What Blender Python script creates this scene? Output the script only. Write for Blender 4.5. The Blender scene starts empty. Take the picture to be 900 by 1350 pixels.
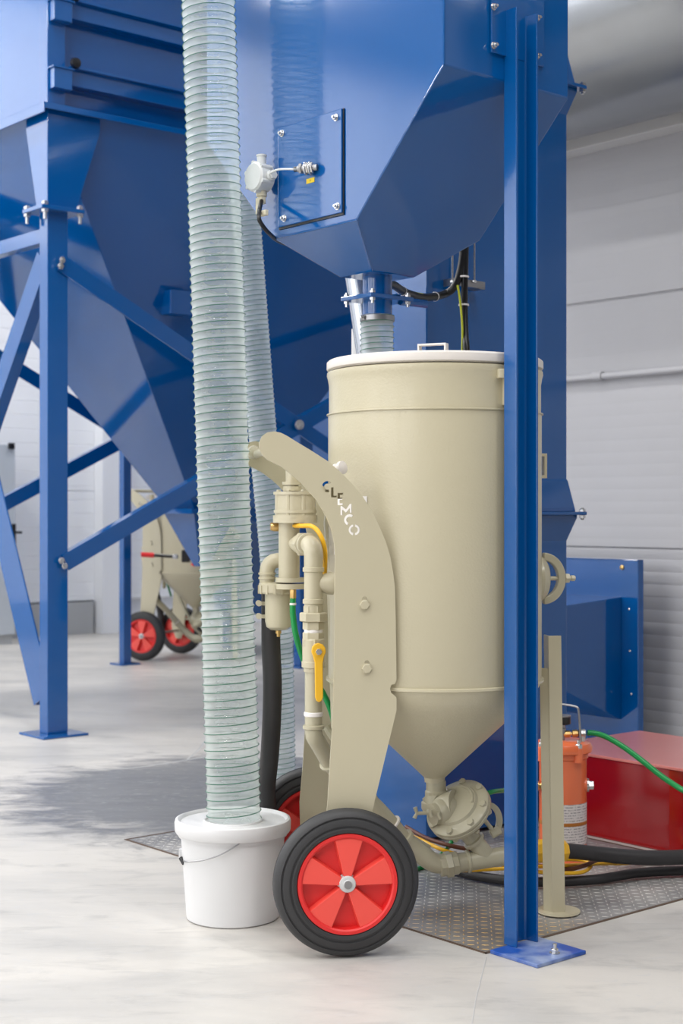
import bpy, bmesh, math, random
from mathutils import Vector, Matrix
random.seed(4)
PI = math.pi
sc = bpy.context.scene
COL = sc.collection

# ------------------------------------------------------------------ camera
H = 1.11                       # camera height
F = 1950.0                     # focal length in pixels of the 900x1350 frame
cam = bpy.data.cameras.new('camera')
cam.lens = F / 1350 * 36
cam.sensor_width = 36
cam.sensor_fit = 'AUTO'
cam.dof.use_dof = True
cam.dof.focus_distance = 3.85
cam.dof.aperture_fstop = 5.0
camo = bpy.data.objects.new('camera', cam)
camo.location = (0, 0, H)
camo.rotation_euler = (PI / 2, 0, 0)
COL.objects.link(camo)
sc.camera = camo

# ------------------------------------------------------------------ axes of the hall
A = Vector((-0.6459, 0.7634, 0))       # along the right wall, away from the camera
B = Vector((0.7634, 0.6459, 0))        # across the hall, away from the camera
Z = Vector((0, 0, 1))


def AB(p, q, z=0.0):
    return A * p + B * q + Z * z


# ------------------------------------------------------------------ light
w = bpy.data.worlds.new('world')
sc.world = w
w.use_nodes = True
w.node_tree.nodes['Background'].inputs[0].default_value = (0.75, 0.85, 1, 1)
w.node_tree.nodes['Background'].inputs[1].default_value = 0.3


def area(name, loc, sx, sy, power, rot, col=(1, 0.985, 0.96)):
    l = bpy.data.lights.new(name, 'AREA')
    l.shape = 'RECTANGLE'
    l.size = sx
    l.size_y = sy
    l.energy = power
    l.color = col
    o = bpy.data.objects.new(name, l)
    o.location = loc
    o.rotation_euler = rot
    COL.objects.link(o)
    return o


ANG = math.atan2(A.y, A.x)
CEIL = 6.0
# rows of long ceiling luminaires over the whole hall
for q in (-6.5, -3.2, 0.1, 2.6, 7.2):
    for p in (-1.5, 2.0, 5.5, 9.5):
        if q > 4 and p < 5:
            continue
        area('ceiling_lamp', AB(p, q, CEIL - 0.12), 2.6, 0.30, 82 if p < 8 else 120, (0, 0, ANG))
# unseen lamps added along the left wall, paling the faces turned that way
for p in (-1.0, 3.2, 7.4):
    area('left_fill_light', AB(p, -8.9, 2.6), 3.2, 3.2, 85, (PI / 2, 0, math.atan2(B.y, B.x) - PI / 2), (0.93, 0.96, 1.0))

# lamps added high on the far wall for the glossy blue to reflect
for q in (-7.2, -4.4, -1.6, 1.2):
    area('reflection_light', AB(11.7, q, 4.6), 2.6, 2.2, 35, (-PI / 2, 0, ANG + PI / 2), (0.95, 0.97, 1.0))

sc.view_settings.view_transform = 'Standard'
sc.view_settings.look = 'None'
sc.view_settings.exposure = 0.05
sc.view_settings.gamma = 1.0
sc.view_settings.use_curve_mapping = False


# ------------------------------------------------------------------ pixel helpers (900x1350)
def at(px, py, Y):
    return Vector(((px - 450) / F * Y, Y, H - (py - 675) / F * Y))


def fl(px, py, z=0.0):
    Y = F * (H - z) / (py - 675)
    return Vector(((px - 450) / F * Y, Y, z))


def onq(px, py, q):              # point on the vertical plane  B = q
    k = (px - 450) / F
    p = (B.x * q - k * B.y * q) / (k * A.y - A.x)
    P = AB(p, q)
    P.z = H - (py - 675) / F * P.y
    return P


def onp(px, py, p):              # point on the vertical plane  A = p
    k = (px - 450) / F
    q = (A.x * p - k * A.y * p) / (k * B.y - B.x)
    P = AB(p, q)
    P.z = H - (py - 675) / F * P.y
    return P


def raycyl(px, py, cx, cy, R):
    d = Vector(((px - 450) / F, 1.0))
    a = d.dot(d)
    b = -2 * (d.x * cx + d.y * cy)
    c = cx * cx + cy * cy - R * R
    disc = max(b * b - 4 * a * c, 0)
    Y = (-b - math.sqrt(disc)) / (2 * a)
    return at(px, py, Y)


# ------------------------------------------------------------------ materials
def srgb(r, g, b):
    f = lambda c: (c / 255 / 12.92) if c / 255 <= 0.04045 else ((c / 255 + 0.055) / 1.055) ** 2.4
    return (f(r), f(g), f(b), 1)


def mat(name, col, rough=0.5, metal=0.0, coat=0.0, bump=0.0, bscale=60, var=0.0, vscale=3.0, ior=1.5, rvar=0.0):
    m = bpy.data.materials.new(name)
    m.use_nodes = True
    nt = m.node_tree
    N, L = nt.nodes, nt.links
    p = N['Principled BSDF']
    p.inputs['Base Color'].default_value = col
    p.inputs['Roughness'].default_value = rough
    p.inputs['Metallic'].default_value = metal
    p.inputs['IOR'].default_value = ior
    p.inputs['Coat Weight'].default_value = coat
    p.inputs['Coat Roughness'].default_value = 0.08
    tc = N.new('ShaderNodeTexCoord')
    if var > 0 or rvar > 0:
        n = N.new('ShaderNodeTexNoise')
        n.inputs['Scale'].default_value = vscale
        n.inputs['Detail'].default_value = 5
        L.new(tc.outputs['Object'], n.inputs['Vector'])
        if var > 0:
            mx = N.new('ShaderNodeMix')
            mx.data_type = 'RGBA'
            mx.inputs['A'].default_value = tuple(c * (1 - var) for c in col[:3]) + (1,)
            mx.inputs['B'].default_value = tuple(min(c * (1 + var), 1) for c in col[:3]) + (1,)
            L.new(n.outputs['Fac'], mx.inputs['Factor'])
            L.new(mx.outputs['Result'], p.inputs['Base Color'])
        if rvar > 0:
            mr = N.new('ShaderNodeMapRange')
            mr.inputs['To Min'].default_value = max(rough - rvar, 0.02)
            mr.inputs['To Max'].default_value = rough + rvar
            L.new(n.outputs['Fac'], mr.inputs['Value'])
            L.new(mr.outputs['Result'], p.inputs['Roughness'])
    if bump > 0:
        n2 = N.new('ShaderNodeTexNoise')
        n2.inputs['Scale'].default_value = bscale
        n2.inputs['Detail'].default_value = 2
        L.new(tc.outputs['Object'], n2.inputs['Vector'])
        bp = N.new('ShaderNodeBump')
        bp.inputs['Strength'].default_value = bump
        bp.inputs['Distance'].default_value = 0.002
        L.new(n2.outputs['Fac'], bp.inputs['Height'])
        L.new(bp.outputs['Normal'], p.inputs['Normal'])
    return m


M_blue = mat('blue_paint', srgb(0, 80, 148), 0.09, coat=0.45, bump=0.03, bscale=5, var=0.05, rvar=0.02)
M_blue2 = mat('blue_paint_column', srgb(0, 80, 148), 0.2, coat=0.4, bump=0.25, bscale=70, var=0.06)
M_beige = mat('beige_hammer_paint', srgb(192, 184, 158), 0.36, coat=0.15, bump=0.35, bscale=150)
M_beige_s = mat('beige_paint', srgb(192, 184, 158), 0.32, coat=0.2, bump=0.08, bscale=60)
M_olive = mat('olive_beige_paint', srgb(180, 174, 150), 0.34, coat=0.2, bump=0.15, bscale=90)
M_lid = mat('white_lid_paint', srgb(226, 220, 214), 0.4, bump=0.1)
M_chrome = mat('zinc_bolt', srgb(205, 205, 205), 0.25, metal=0.9)
M_steel = mat('steel', srgb(160, 160, 162), 0.35, metal=0.9)
M_brass = mat('brass', srgb(205, 170, 110), 0.3, metal=0.9)
M_rubber = mat('black_rubber', srgb(50, 50, 52), 0.55, bump=0.2, bscale=80, var=0.15, vscale=8)
M_hoseblk = mat('black_hose_rubber', srgb(44, 42, 44), 0.5, bump=0.3, bscale=40, var=0.3, vscale=12)
M_cable = mat('black_cable', srgb(18, 18, 20), 0.35)
M_red = mat('red_plastic', srgb(240, 82, 72), 0.38)
M_red_shade = mat('red_plastic_shade', srgb(222, 42, 42), 0.38)  # same plastic as the spokes, with the recess shade put into the colour
M_redbox = mat('red_gloss_paint', srgb(165, 4, 12), 0.14, coat=0.6, bump=0.03, bscale=6)
M_orange = mat('orange_paint', srgb(242, 120, 74), 0.28, coat=0.3)
M_yellow = mat('yellow_plastic', srgb(240, 185, 45), 0.35)
M_yelhose = mat('yellow_hose', srgb(235, 180, 30), 0.3)
M_brown = mat('brown_hose', srgb(105, 62, 45), 0.4)
M_green = mat('green_hose', srgb(10, 140, 70), 0.28)
M_bucket = mat('white_plastic', srgb(216, 216, 217), 0.35)
M_bucket.node_tree.nodes['Principled BSDF'].inputs['Subsurface Weight'].default_value = 0.1
M_bucket.node_tree.nodes['Principled BSDF'].inputs['Subsurface Radius'].default_value = (0.02, 0.02, 0.02)
M_greyplastic = mat('light_grey_plastic', srgb(205, 208, 208), 0.45)
M_ivory = mat('ivory_plastic', srgb(205, 198, 175), 0.5)
M_label = mat('white_label', srgb(232, 228, 226), 0.5)
M_black = mat('black_plastic', srgb(20, 20, 22), 0.35)
M_galv = mat('galvanised_duct', srgb(150, 153, 157), 0.22, metal=0.95, bump=0.25, bscale=3, var=0.1, vscale=5, rvar=0.08)
M_foil = mat('foil_duct', srgb(190, 195, 205), 0.25, metal=0.9, bump=0.5, bscale=10)
M_wallgrey = mat('grey_wall_panel', srgb(178, 178, 182), 0.55, var=0.03)
M_wallwhite = mat('white_wall_panel', srgb(232, 234, 238), 0.5, var=0.02)
M_plinth = mat('grey_plinth', srgb(172, 174, 176), 0.6, var=0.04)
M_door = mat('light_grey_cabinet', srgb(185, 192, 200), 0.4)
M_ceil = mat('ceiling_grey', srgb(150, 152, 156), 0.8)
M_nearwall = mat('hall_wall_grey', srgb(62, 64, 70), 0.8)
M_leftwall = mat('hall_wall_white', srgb(238, 238, 238), 0.8)
M_wire = mat('green_wire', srgb(30, 100, 75), 0.4)


def hose_mat(name, alpha, tint=(0.80, 0.86, 0.84)):
    m = bpy.data.materials.new(name)
    m.use_nodes = True
    nt = m.node_tree
    N, L = nt.nodes, nt.links
    N.remove(N['Principled BSDF'])
    out = N['Material Output']
    tr = N.new('ShaderNodeBsdfTransparent')
    tr.inputs[0].default_value = (0.95, 0.98, 0.97, 1)
    p = N.new('ShaderNodeBsdfPrincipled')
    p.inputs['Base Color'].default_value = tint + (1,)
    p.inputs['Roughness'].default_value = 0.10
    p.inputs['Coat Weight'].default_value = 0.5
    p.inputs['Coat Roughness'].default_value = 0.06
    tl = N.new('ShaderNodeBsdfTranslucent')
    tl.inputs[0].default_value = tint + (1,)
    m1 = N.new('ShaderNodeMixShader')
    m1.inputs[0].default_value = 0.4
    L.new(p.outputs[0], m1.inputs[1])
    L.new(tl.outputs[0], m1.inputs[2])
    lw = N.new('ShaderNodeLayerWeight')
    lw.inputs[0].default_value = 0.35
    mr = N.new('ShaderNodeMapRange')
    mr.inputs['To Min'].default_value = alpha
    mr.inputs['To Max'].default_value = min(alpha + 0.55, 1)
    L.new(lw.outputs['Facing'], mr.inputs['Value'])
    tc = N.new('ShaderNodeTexCoord')
    n = N.new('ShaderNodeTexNoise')
    n.inputs['Scale'].default_value = 14
    L.new(tc.outputs['Object'], n.inputs['Vector'])
    ma = N.new('ShaderNodeMath')
    ma.operation = 'MULTIPLY_ADD'
    ma.inputs[1].default_value = 0.35
    L.new(n.outputs['Fac'], ma.inputs[0])
    sb = N.new('ShaderNodeMath')
    sb.operation = 'SUBTRACT'
    sb.inputs[1].default_value = 0.17
    sb.use_clamp = True
    L.new(mr.outputs['Result'], ma.inputs[2])
    L.new(ma.outputs[0], sb.inputs[0])
    m2 = N.new('ShaderNodeMixShader')
    L.new(sb.outputs[0], m2.inputs[0])
    L.new(tr.outputs[0], m2.inputs[1])
    L.new(m1.outputs[0], m2.inputs[2])
    L.new(m2.outputs[0], out.inputs['Surface'])
    return m


M_pvc = hose_mat('clear_pvc', 0.25, (0.80, 0.85, 0.83))
M_pvc2 = hose_mat('clear_pvc_thin', 0.36, (0.66, 0.71, 0.73))


def concrete_mat():
    m = bpy.data.materials.new('concrete')
    m.use_nodes = True
    nt = m.node_tree
    N, L = nt.nodes, nt.links
    p = N['Principled BSDF']
    tc = N.new('ShaderNodeTexCoord')

    def noise(scale, detail=5, rough=0.55, stretch=None, dist=0.0):
        n = N.new('ShaderNodeTexNoise')
        n.inputs['Scale'].default_value = scale
        n.inputs['Detail'].default_value = detail
        n.inputs['Roughness'].default_value = rough
        n.inputs['Distortion'].default_value = dist
        if stretch:
            mp = N.new('ShaderNodeMapping')
            mp.inputs['Scale'].default_value = stretch
            mp.inputs['Rotation'].default_value = (0, 0, 0.3)
            L.new(tc.outputs['Object'], mp.inputs['Vector'])
            L.new(mp.outputs[0], n.inputs['Vector'])
        else:
            L.new(tc.outputs['Object'], n.inputs['Vector'])
        return n

    def ramp(src, a, b):
        r = N.new('ShaderNodeMapRange')
        r.interpolation_type = 'SMOOTHSTEP'
        r.inputs['From Min'].default_value = a
        r.inputs['From Max'].default_value = b
        L.new(src, r.inputs['Value'])
        return r.outputs['Result']

    def mix(fac, c1, c2):
        x = N.new('ShaderNodeMix')
        x.data_type = 'RGBA'
        for s, c in (('A', c1), ('B', c2)):
            if isinstance(c, tuple):
                x.inputs[s].default_value = c
            else:
                L.new(c, x.inputs[s])
        L.new(fac, x.inputs['Factor'])
        return x.outputs['Result']

    def math_(op, a, b):
        x = N.new('ShaderNodeMath')
        x.operation = op
        x.use_clamp = True
        for i, c in enumerate((a, b)):
            if isinstance(c, (int, float)):
                x.inputs[i].default_value = c
            else:
                L.new(c, x.inputs[i])
        return x.outputs[0]

    n1 = noise(1.3, 8, 0.6, (0.6, 1.6, 1), 0.4)
    n2 = noise(6, 8, 0.65, (0.7, 2.0, 1), 0.6)
    n3 = noise(40, 6, 0.7)
    c = mix(ramp(n1.outputs['Fac'], 0.35, 0.7), srgb(202, 198, 192), srgb(176, 174, 171))
    c = mix(math_('MULTIPLY', ramp(n2.outputs['Fac'], 0.48, 0.75), 0.45), c, srgb(138, 138, 139))
    c = mix(math_('MULTIPLY', ramp(n3.outputs['Fac'], 0.55, 0.8), 0.22), c, srgb(212, 211, 208))
    # dark worn patch beside the pit cover

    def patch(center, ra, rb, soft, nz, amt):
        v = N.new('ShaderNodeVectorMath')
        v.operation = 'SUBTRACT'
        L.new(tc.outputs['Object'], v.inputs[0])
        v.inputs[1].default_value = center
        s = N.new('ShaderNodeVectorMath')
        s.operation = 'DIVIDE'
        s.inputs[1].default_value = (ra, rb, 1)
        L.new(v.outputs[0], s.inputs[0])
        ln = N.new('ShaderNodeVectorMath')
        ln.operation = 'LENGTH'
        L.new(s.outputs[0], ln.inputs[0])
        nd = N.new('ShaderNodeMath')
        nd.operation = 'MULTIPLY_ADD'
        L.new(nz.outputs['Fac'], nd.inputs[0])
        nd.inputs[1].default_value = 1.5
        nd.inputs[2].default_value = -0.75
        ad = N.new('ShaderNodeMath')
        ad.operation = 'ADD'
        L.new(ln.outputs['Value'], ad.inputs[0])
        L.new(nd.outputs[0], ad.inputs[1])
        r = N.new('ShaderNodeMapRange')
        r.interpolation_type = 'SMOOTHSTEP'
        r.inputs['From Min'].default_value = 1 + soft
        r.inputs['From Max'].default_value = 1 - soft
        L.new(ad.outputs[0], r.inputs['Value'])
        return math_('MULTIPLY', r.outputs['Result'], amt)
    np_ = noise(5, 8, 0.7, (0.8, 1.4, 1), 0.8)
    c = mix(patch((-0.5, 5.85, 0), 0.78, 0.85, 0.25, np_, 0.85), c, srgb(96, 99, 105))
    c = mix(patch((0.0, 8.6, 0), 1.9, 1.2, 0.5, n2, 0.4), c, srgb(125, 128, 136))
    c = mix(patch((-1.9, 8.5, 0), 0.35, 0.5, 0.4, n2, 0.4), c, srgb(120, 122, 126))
    # scuffs in the patch
    n4 = noise(16, 3, 0.5, (0.7, 1.6, 1), 2.2)
    sc_ = math_('MULTIPLY', ramp(n4.outputs['Fac'], 0.60, 0.66), 0.28)
    c = mix(sc_, c, srgb(185, 186, 187))
    L.new(c, p.inputs['Base Color'])
    r = N.new('ShaderNodeMapRange')
    r.inputs['To Min'].default_value = 0.28
    r.inputs['To Max'].default_value = 0.55
    L.new(n2.outputs['Fac'], r.inputs['Value'])
    L.new(r.outputs['Result'], p.inputs['Roughness'])
    bp = N.new('ShaderNodeBump')
    bp.inputs['Strength'].default_value = 0.18
    bp.inputs['Distance'].default_value = 0.003
    L.new(n3.outputs['Fac'], bp.inputs['Height'])
    L.new(bp.outputs['Normal'], p.inputs['Normal'])
    return m


M_concrete = concrete_mat()


def checker_mat(name, c1, c2, cy, tear=False):
    m = bpy.data.materials.new(name)
    m.use_nodes = True
    nt = m.node_tree
    N, L = nt.nodes, nt.links
    p = N['Principled BSDF']
    p.inputs['Metallic'].default_value = 0.25
    p.inputs['Roughness'].default_value = 0.42
    tc = N.new('ShaderNodeTexCoord')
    n = N.new('ShaderNodeTexNoise')
    n.inputs['Scale'].default_value = 4
    n.inputs['Detail'].default_value = 8
    L.new(tc.outputs['Object'], n.inputs['Vector'])
    r = N.new('ShaderNodeMapRange')
    r.inputs['From Min'].default_value = 0.38
    r.inputs['From Max'].default_value = 0.65
    L.new(n.outputs['Fac'], r.inputs['Value'])
    mx = N.new('ShaderNodeMix')
    mx.data_type = 'RGBA'
    mx.inputs['A'].default_value = c1
    mx.inputs['B'].default_value = c2
    L.new(r.outputs['Result'], mx.inputs['Factor'])
    # worn yellow marking towards the near corner
    n2 = N.new('ShaderNodeTexNoise')
    n2.inputs['Scale'].default_value = 3.0
    n2.inputs['Detail'].default_value = 6
    L.new(tc.outputs['Object'], n2.inputs['Vector'])
    ds = N.new('ShaderNodeVectorMath')
    ds.operation = 'DISTANCE'
    ds.inputs[1].default_value = (0.40, 3.86, 0)
    L.new(tc.outputs['Object'], ds.inputs[0])
    ad = N.new('ShaderNodeMath')
    ad.operation = 'MULTIPLY_ADD'
    ad.inputs[1].default_value = 0.5
    L.new(n2.outputs['Fac'], ad.inputs[0])
    L.new(ds.outputs['Value'], ad.inputs[2])
    r2 = N.new('ShaderNodeMapRange')
    r2.inputs['From Min'].default_value = 0.60
    r2.inputs['From Max'].default_value = 0.42
    L.new(ad.outputs[0], r2.inputs['Value'])
    ml = N.new('ShaderNodeMath')
    ml.operation = 'MULTIPLY'
    ml.inputs[1].default_value = 0.75 if tear else 0.22
    L.new(r2.outputs['Result'], ml.inputs[0])
    mx2 = N.new('ShaderNodeMix')
    mx2.data_type = 'RGBA'
    L.new(mx.outputs['Result'], mx2.inputs['A'])
    mx2.inputs['B'].default_value = cy
    L.new(ml.outputs[0], mx2.inputs['Factor'])
    L.new(mx2.outputs['Result'], p.inputs['Base Color'])
    return m


M_check = checker_mat('checker_plate', srgb(128, 128, 130), srgb(172, 170, 168), srgb(150, 128, 88))
M_tear = checker_mat('checker_tears', srgb(165, 163, 160), srgb(205, 202, 198), srgb(205, 160, 75), True)


def text_label_mat():
    m = bpy.data.materials.new('printed_label')
    m.use_nodes = True
    nt = m.node_tree
    N, L = nt.nodes, nt.links
    p = N['Principled BSDF']
    p.inputs['Roughness'].default_value = 0.4
    tc = N.new('ShaderNodeTexCoord')
    sp = N.new('ShaderNodeSeparateXYZ')
    L.new(tc.outputs['Object'], sp.inputs[0])
    wv = N.new('ShaderNodeMath')
    wv.operation = 'MULTIPLY'
    wv.inputs[1].default_value = 2 * PI / 0.0085
    L.new(sp.outputs['Z'], wv.inputs[0])
    sn = N.new('ShaderNodeMath')
    sn.operation = 'SINE'
    L.new(wv.outputs[0], sn.inputs[0])
    gt = N.new('ShaderNodeMath')
    gt.operation = 'GREATER_THAN'
    gt.inputs[1].default_value = 0.35
    L.new(sn.outputs[0], gt.inputs[0])
    n = N.new('ShaderNodeTexNoise')
    n.inputs['Scale'].default_value = 180
    n.inputs['Detail'].default_value = 1
    L.new(tc.outputs['Object'], n.inputs['Vector'])
    g2 = N.new('ShaderNodeMath')
    g2.operation = 'GREATER_THAN'
    g2.inputs[1].default_value = 0.47
    L.new(n.outputs['Fac'], g2.inputs[0])
    ml = N.new('ShaderNodeMath')
    ml.operation = 'MULTIPLY'
    L.new(gt.outputs[0], ml.inputs[0])
    L.new(g2.outputs[0], ml.inputs[1])
    mx = N.new('ShaderNodeMix')
    mx.data_type = 'RGBA'
    mx.inputs['A'].default_value = srgb(232, 226, 226)
    mx.inputs['B'].default_value = srgb(165, 160, 165)
    L.new(ml.outputs[0], mx.inputs['Factor'])
    L.new(mx.outputs['Result'], p.inputs['Base Color'])
    return m


M_print = text_label_mat()


# ------------------------------------------------------------------ mesh helpers
def frame(d):
    d = d.normalized()
    t = Vector((0, 0, 1)) if abs(d.z) < 0.9 else Vector((1, 0, 0))
    x = t.cross(d).normalized()
    y = d.cross(x).normalized()
    return x, y, d


class MB:
    def __init__(s):
        s.bm = bmesh.new()

    def poly(s, pts):
        return s.bm.faces.new([s.bm.verts.new(p) for p in pts])

    def hexa(s, b, t):           # two rings of four points, bottom and top
        n = len(b)
        vb = [s.bm.verts.new(p) for p in b]
        vt = [s.bm.verts.new(p) for p in t]
        s.bm.faces.new(vb[::-1])
        s.bm.faces.new(vt)
        for i in range(n):
            j = (i + 1) % n
            s.bm.faces.new([vb[i], vb[j], vt[j], vt[i]])
        return s

    def box(s, c, x, y, z, sx, sy, sz):     # centre, axes, full sizes
        x, y, z = x.normalized() * sx / 2, y.normalized() * sy / 2, z.normalized() * sz / 2
        b = [c - x - y - z, c + x - y - z, c + x + y - z, c - x + y - z]
        t = [p + z * 2 for p in b]
        return s.hexa(b, t)

    def lbox(s, x0, x1, y0, y1, z0, z1):    # axis aligned (local frame)
        return s.box(Vector(((x0 + x1) / 2, (y0 + y1) / 2, (z0 + z1) / 2)), Vector((1, 0, 0)), Vector((0, 1, 0)), Z,
                     x1 - x0, y1 - y0, z1 - z0)

    def abox(s, p0, p1, q0, q1, z0, z1):    # hall frame
        return s.box(AB((p0 + p1) / 2, (q0 + q1) / 2, (z0 + z1) / 2), A, B, Z, abs(p1 - p0), abs(q1 - q0), z1 - z0)

    def prism(s, pts, d):
        return s.hexa([Vector(p) for p in pts], [Vector(p) + d for p in pts])

    def loft(s, rings, caps=True, closed=True):
        R = [[s.bm.verts.new(p) for p in r] for r in rings]
        n = len(R[0])
        for i in range(len(R) - 1):
            for j in range(n if closed else n - 1):
                k = (j + 1) % n
                s.bm.faces.new([R[i][j], R[i][k], R[i + 1][k], R[i + 1][j]])
        if caps:
            s.bm.faces.new(R[0][::-1])
            s.bm.faces.new(R[-1])
        return s

    def lathe(s, o, d, prof, n=32, caps=True, phase=0.0):   # prof: (radius, distance along d)
        x, y, d = frame(d)
        rings = []
        for r, h in prof:
            r = max(r, 1e-5)
            rings.append([o + d * h + (x * math.cos(2 * PI * k / n + phase) + y * math.sin(2 * PI * k / n + phase)) * r for k in range(n)])
        return s.loft(rings, caps)

    def cyl(s, p, q, r, n=20, r2=None):
        p, q = Vector(p), Vector(q)
        return s.lathe(p, q - p, [(r, 0), (r if r2 is None else r2, (q - p).length)], n)

    def nut(s, p, d, r, h, phase=0.0):
        return s.lathe(Vector(p), d, [(r * 0.92, 0), (r, h * 0.08), (r, h * 0.9), (r * 0.9, h)], 6, phase=phase)

    def tube(s, pts, r, n=14, closed=False, caps=True):
        pts = [Vector(p) for p in pts]
        rings = []
        m = len(pts)
        prev = None
        for i in range(m):
            if closed:
                d = (pts[(i + 1) % m] - pts[i - 1]).normalized()
            else:
                d = (pts[min(i + 1, m - 1)] - pts[max(i - 1, 0)]).normalized()
            if prev is None:
                x, y, _ = frame(d)
            else:
                x = (prev - d * prev.dot(d)).normalized()
                y = d.cross(x)
            prev = x
            rr = r[i] if isinstance(r, (list, tuple)) else r
            rings.append([pts[i] + (x * math.cos(2 * PI * k / n) + y * math.sin(2 * PI * k / n)) * rr for k in range(n)])
        if closed:
            rings.append(rings[0])
        return s.loft(rings, caps and not closed)

    def build(s, name, m, parent=None, smooth=35, bevel=0.0, loc=None):
        bmesh.ops.recalc_face_normals(s.bm, faces=s.bm.faces)
        me = bpy.data.meshes.new(name)
        s.bm.to_mesh(me)
        s.bm.free()
        if smooth:
            me.polygons.foreach_set('use_smooth', [True] * len(me.polygons))
            me.set_sharp_from_angle(angle=math.radians(smooth))
        me.materials.append(m)
        o = bpy.data.objects.new(name, me)
        COL.objects.link(o)
        if parent:
            o.parent = parent
            o.matrix_parent_inverse = parent_inv(parent)
        if bevel:
            b = o.modifiers.new('bevel', 'BEVEL')
            b.width = bevel
            b.segments = 2
            b.limit_method = 'ANGLE'
            b.angle_limit = math.radians(40)
        return o


def world_m(o):
    m = o.matrix_basis.copy()
    if o.parent:
        m = world_m(o.parent) @ o.matrix_parent_inverse @ m
    return m


LOCALMODE = [False]


def parent_inv(p):
    return Matrix.Identity(4) if LOCALMODE[0] else world_m(p).inverted()


def thing(name, label, cat, loc=(0, 0, 0), rz=0, group=None):
    o = bpy.data.objects.new(name, None)
    o.empty_display_size = 0.1
    o.location = loc
    o.rotation_euler = (0, 0, rz)
    o['label'] = label
    o['category'] = cat
    if group:
        o['group'] = group
    COL.objects.link(o)
    return o


def tag(o, label, cat, group=None, kind=None):
    o['label'] = label
    o['category'] = cat
    if group:
        o['group'] = group
    if kind:
        o['kind'] = kind
    return o


def struct(o):
    o['kind'] = 'structure'
    return o


def smooth_path(pts, n=8):        # Catmull-Rom
    pts = [Vector(p) for p in pts]
    P = [pts[0] * 2 - pts[1]] + pts + [pts[-1] * 2 - pts[-2]]
    out = []
    for i in range(1, len(P) - 2):
        for k in range(n):
            t = k / n
            a, b, c, d = P[i - 1], P[i], P[i + 1], P[i + 2]
            out.append(0.5 * ((2 * b) + (c - a) * t + (2 * a - 5 * b + 4 * c - d) * t * t + (3 * b - a - 3 * c + d) * t ** 3))
    out.append(pts[-1])
    return out


def arc(c, x, y, r, a0, a1, n=16):
    return [Vector(c) + x * (r * math.cos(a0 + (a1 - a0) * i / n)) + y * (r * math.sin(a0 + (a1 - a0) * i / n)) for i in range(n + 1)]


# corrugated hose: a spiral ridged film and its wire
def corrugated(name, pts, R, pitch, amp, m, wire_m, wr, n=44, label='', group=None, parent_thing=None, sub=6):
    pts = smooth_path(pts, 24) if len(pts) > 2 else [Vector(p) for p in pts]
    L = [0]
    for i in range(1, len(pts)):
        L.append(L[-1] + (pts[i] - pts[i - 1]).length)
    total = L[-1]

    def P(s):
        s = min(max(s, 0), total)
        for i in range(1, len(pts)):
            if L[i] >= s:
                t = (s - L[i - 1]) / (L[i] - L[i - 1])
                return pts[i - 1].lerp(pts[i], t)
        return pts[-1]
    base = parent_thing or thing(name, label, 'hose', pts[0] if pts[0].z < pts[-1].z else pts[-1], group=group)
    K = int(total / pitch * sub)
    x0 = Vector((1, 0, 0))
    rings = []
    for i in range(K + 1):
        s = total * i / K
        c = P(s)
        d = (P(s + 0.01) - P(s - 0.01)).normalized()
        x = (x0 - d * x0.dot(d)).normalized()
        y = d.cross(x)
        ring = []
        for k in range(n):
            th = 2 * PI * k / n
            ph = (s / pitch - k / n) % 1.0
            r = R - amp * math.sin(PI * ph) ** 0.8
            ring.append(c + (x * math.cos(th) + y * math.sin(th)) * r)
        rings.append(ring)
    mb = MB()
    mb.loft(rings, caps=False)
    film = mb.build('hose_film', m, base, smooth=75)
    turns = total / pitch
    npt = int(turns * 24)
    hp = []
    for i in range(npt + 1):
        s = total * i / npt
        c = P(s)
        d = (P(s + 0.01) - P(s - 0.01)).normalized()
        x = (x0 - d * x0.dot(d)).normalized()
        y = d.cross(x)
        th = 2 * PI * s / pitch
        hp.append(c + (x * math.cos(th) + y * math.sin(th)) * (R + wr * 0.3))
    mb = MB()
    mb.tube(hp, wr, 4)
    mb.build('spiral_wire', wire_m, base, smooth=80)
    return base


# ================================================================== SETTING
# floor
mb = MB()
mb.poly([AB(-8, -9, 0), AB(-8, 9, 0), AB(12, 9, 0), AB(12, -9, 0)])
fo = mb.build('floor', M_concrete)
struct(fo)
# ceiling
mb = MB()
mb.abox(-8, 12, -9, 9, CEIL, CEIL + 0.1)
struct(mb.build('ceiling', M_ceil))


def ribbed_panel(p0, p1, z0, z1, plane, inward, vertical_axis, pitch=0.06, depth=0.0025):
    """a horizontal sandwich panel: p0,p1 along the wall, profile in z. vertical_axis 'q' -> plane at B, 'p' -> plane at A"""
    prof = []
    z = z0 + 0.004
    prof.append((0.012, z0))
    prof.append((0.0, z0 + 0.008))
    z = z0 + 0.045
    while z < z1 - 0.03:
        prof += [(0.0, z - 0.004), (depth, z), (0.0, z + 0.004)]
        z += pitch
    prof += [(0.0, z1 - 0.008), (0.012, z1)]
    mb = MB()
    r0, r1 = [], []
    for d, zz in prof:
        off = plane - inward * d * -1
        if vertical_axis == 'q':
            r0.append(AB(p0, plane + inward * d, zz))
            r1.append(AB(p1, plane + inward * d, zz))
        else:
            r0.append(AB(plane + inward * d, p0, zz))
            r1.append(AB(plane + inward * d, p1, zz))
    back = 0.06 * inward
    for rr, pp in ((r0, p0), (r1, p1)):
        for zz in (z1, z0):
            rr.append(AB(pp, plane + back, zz) if vertical_axis == 'q' else AB(plane + back, pp, zz))
    mb.loft([r0, r1], caps=False)
    return mb


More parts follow.
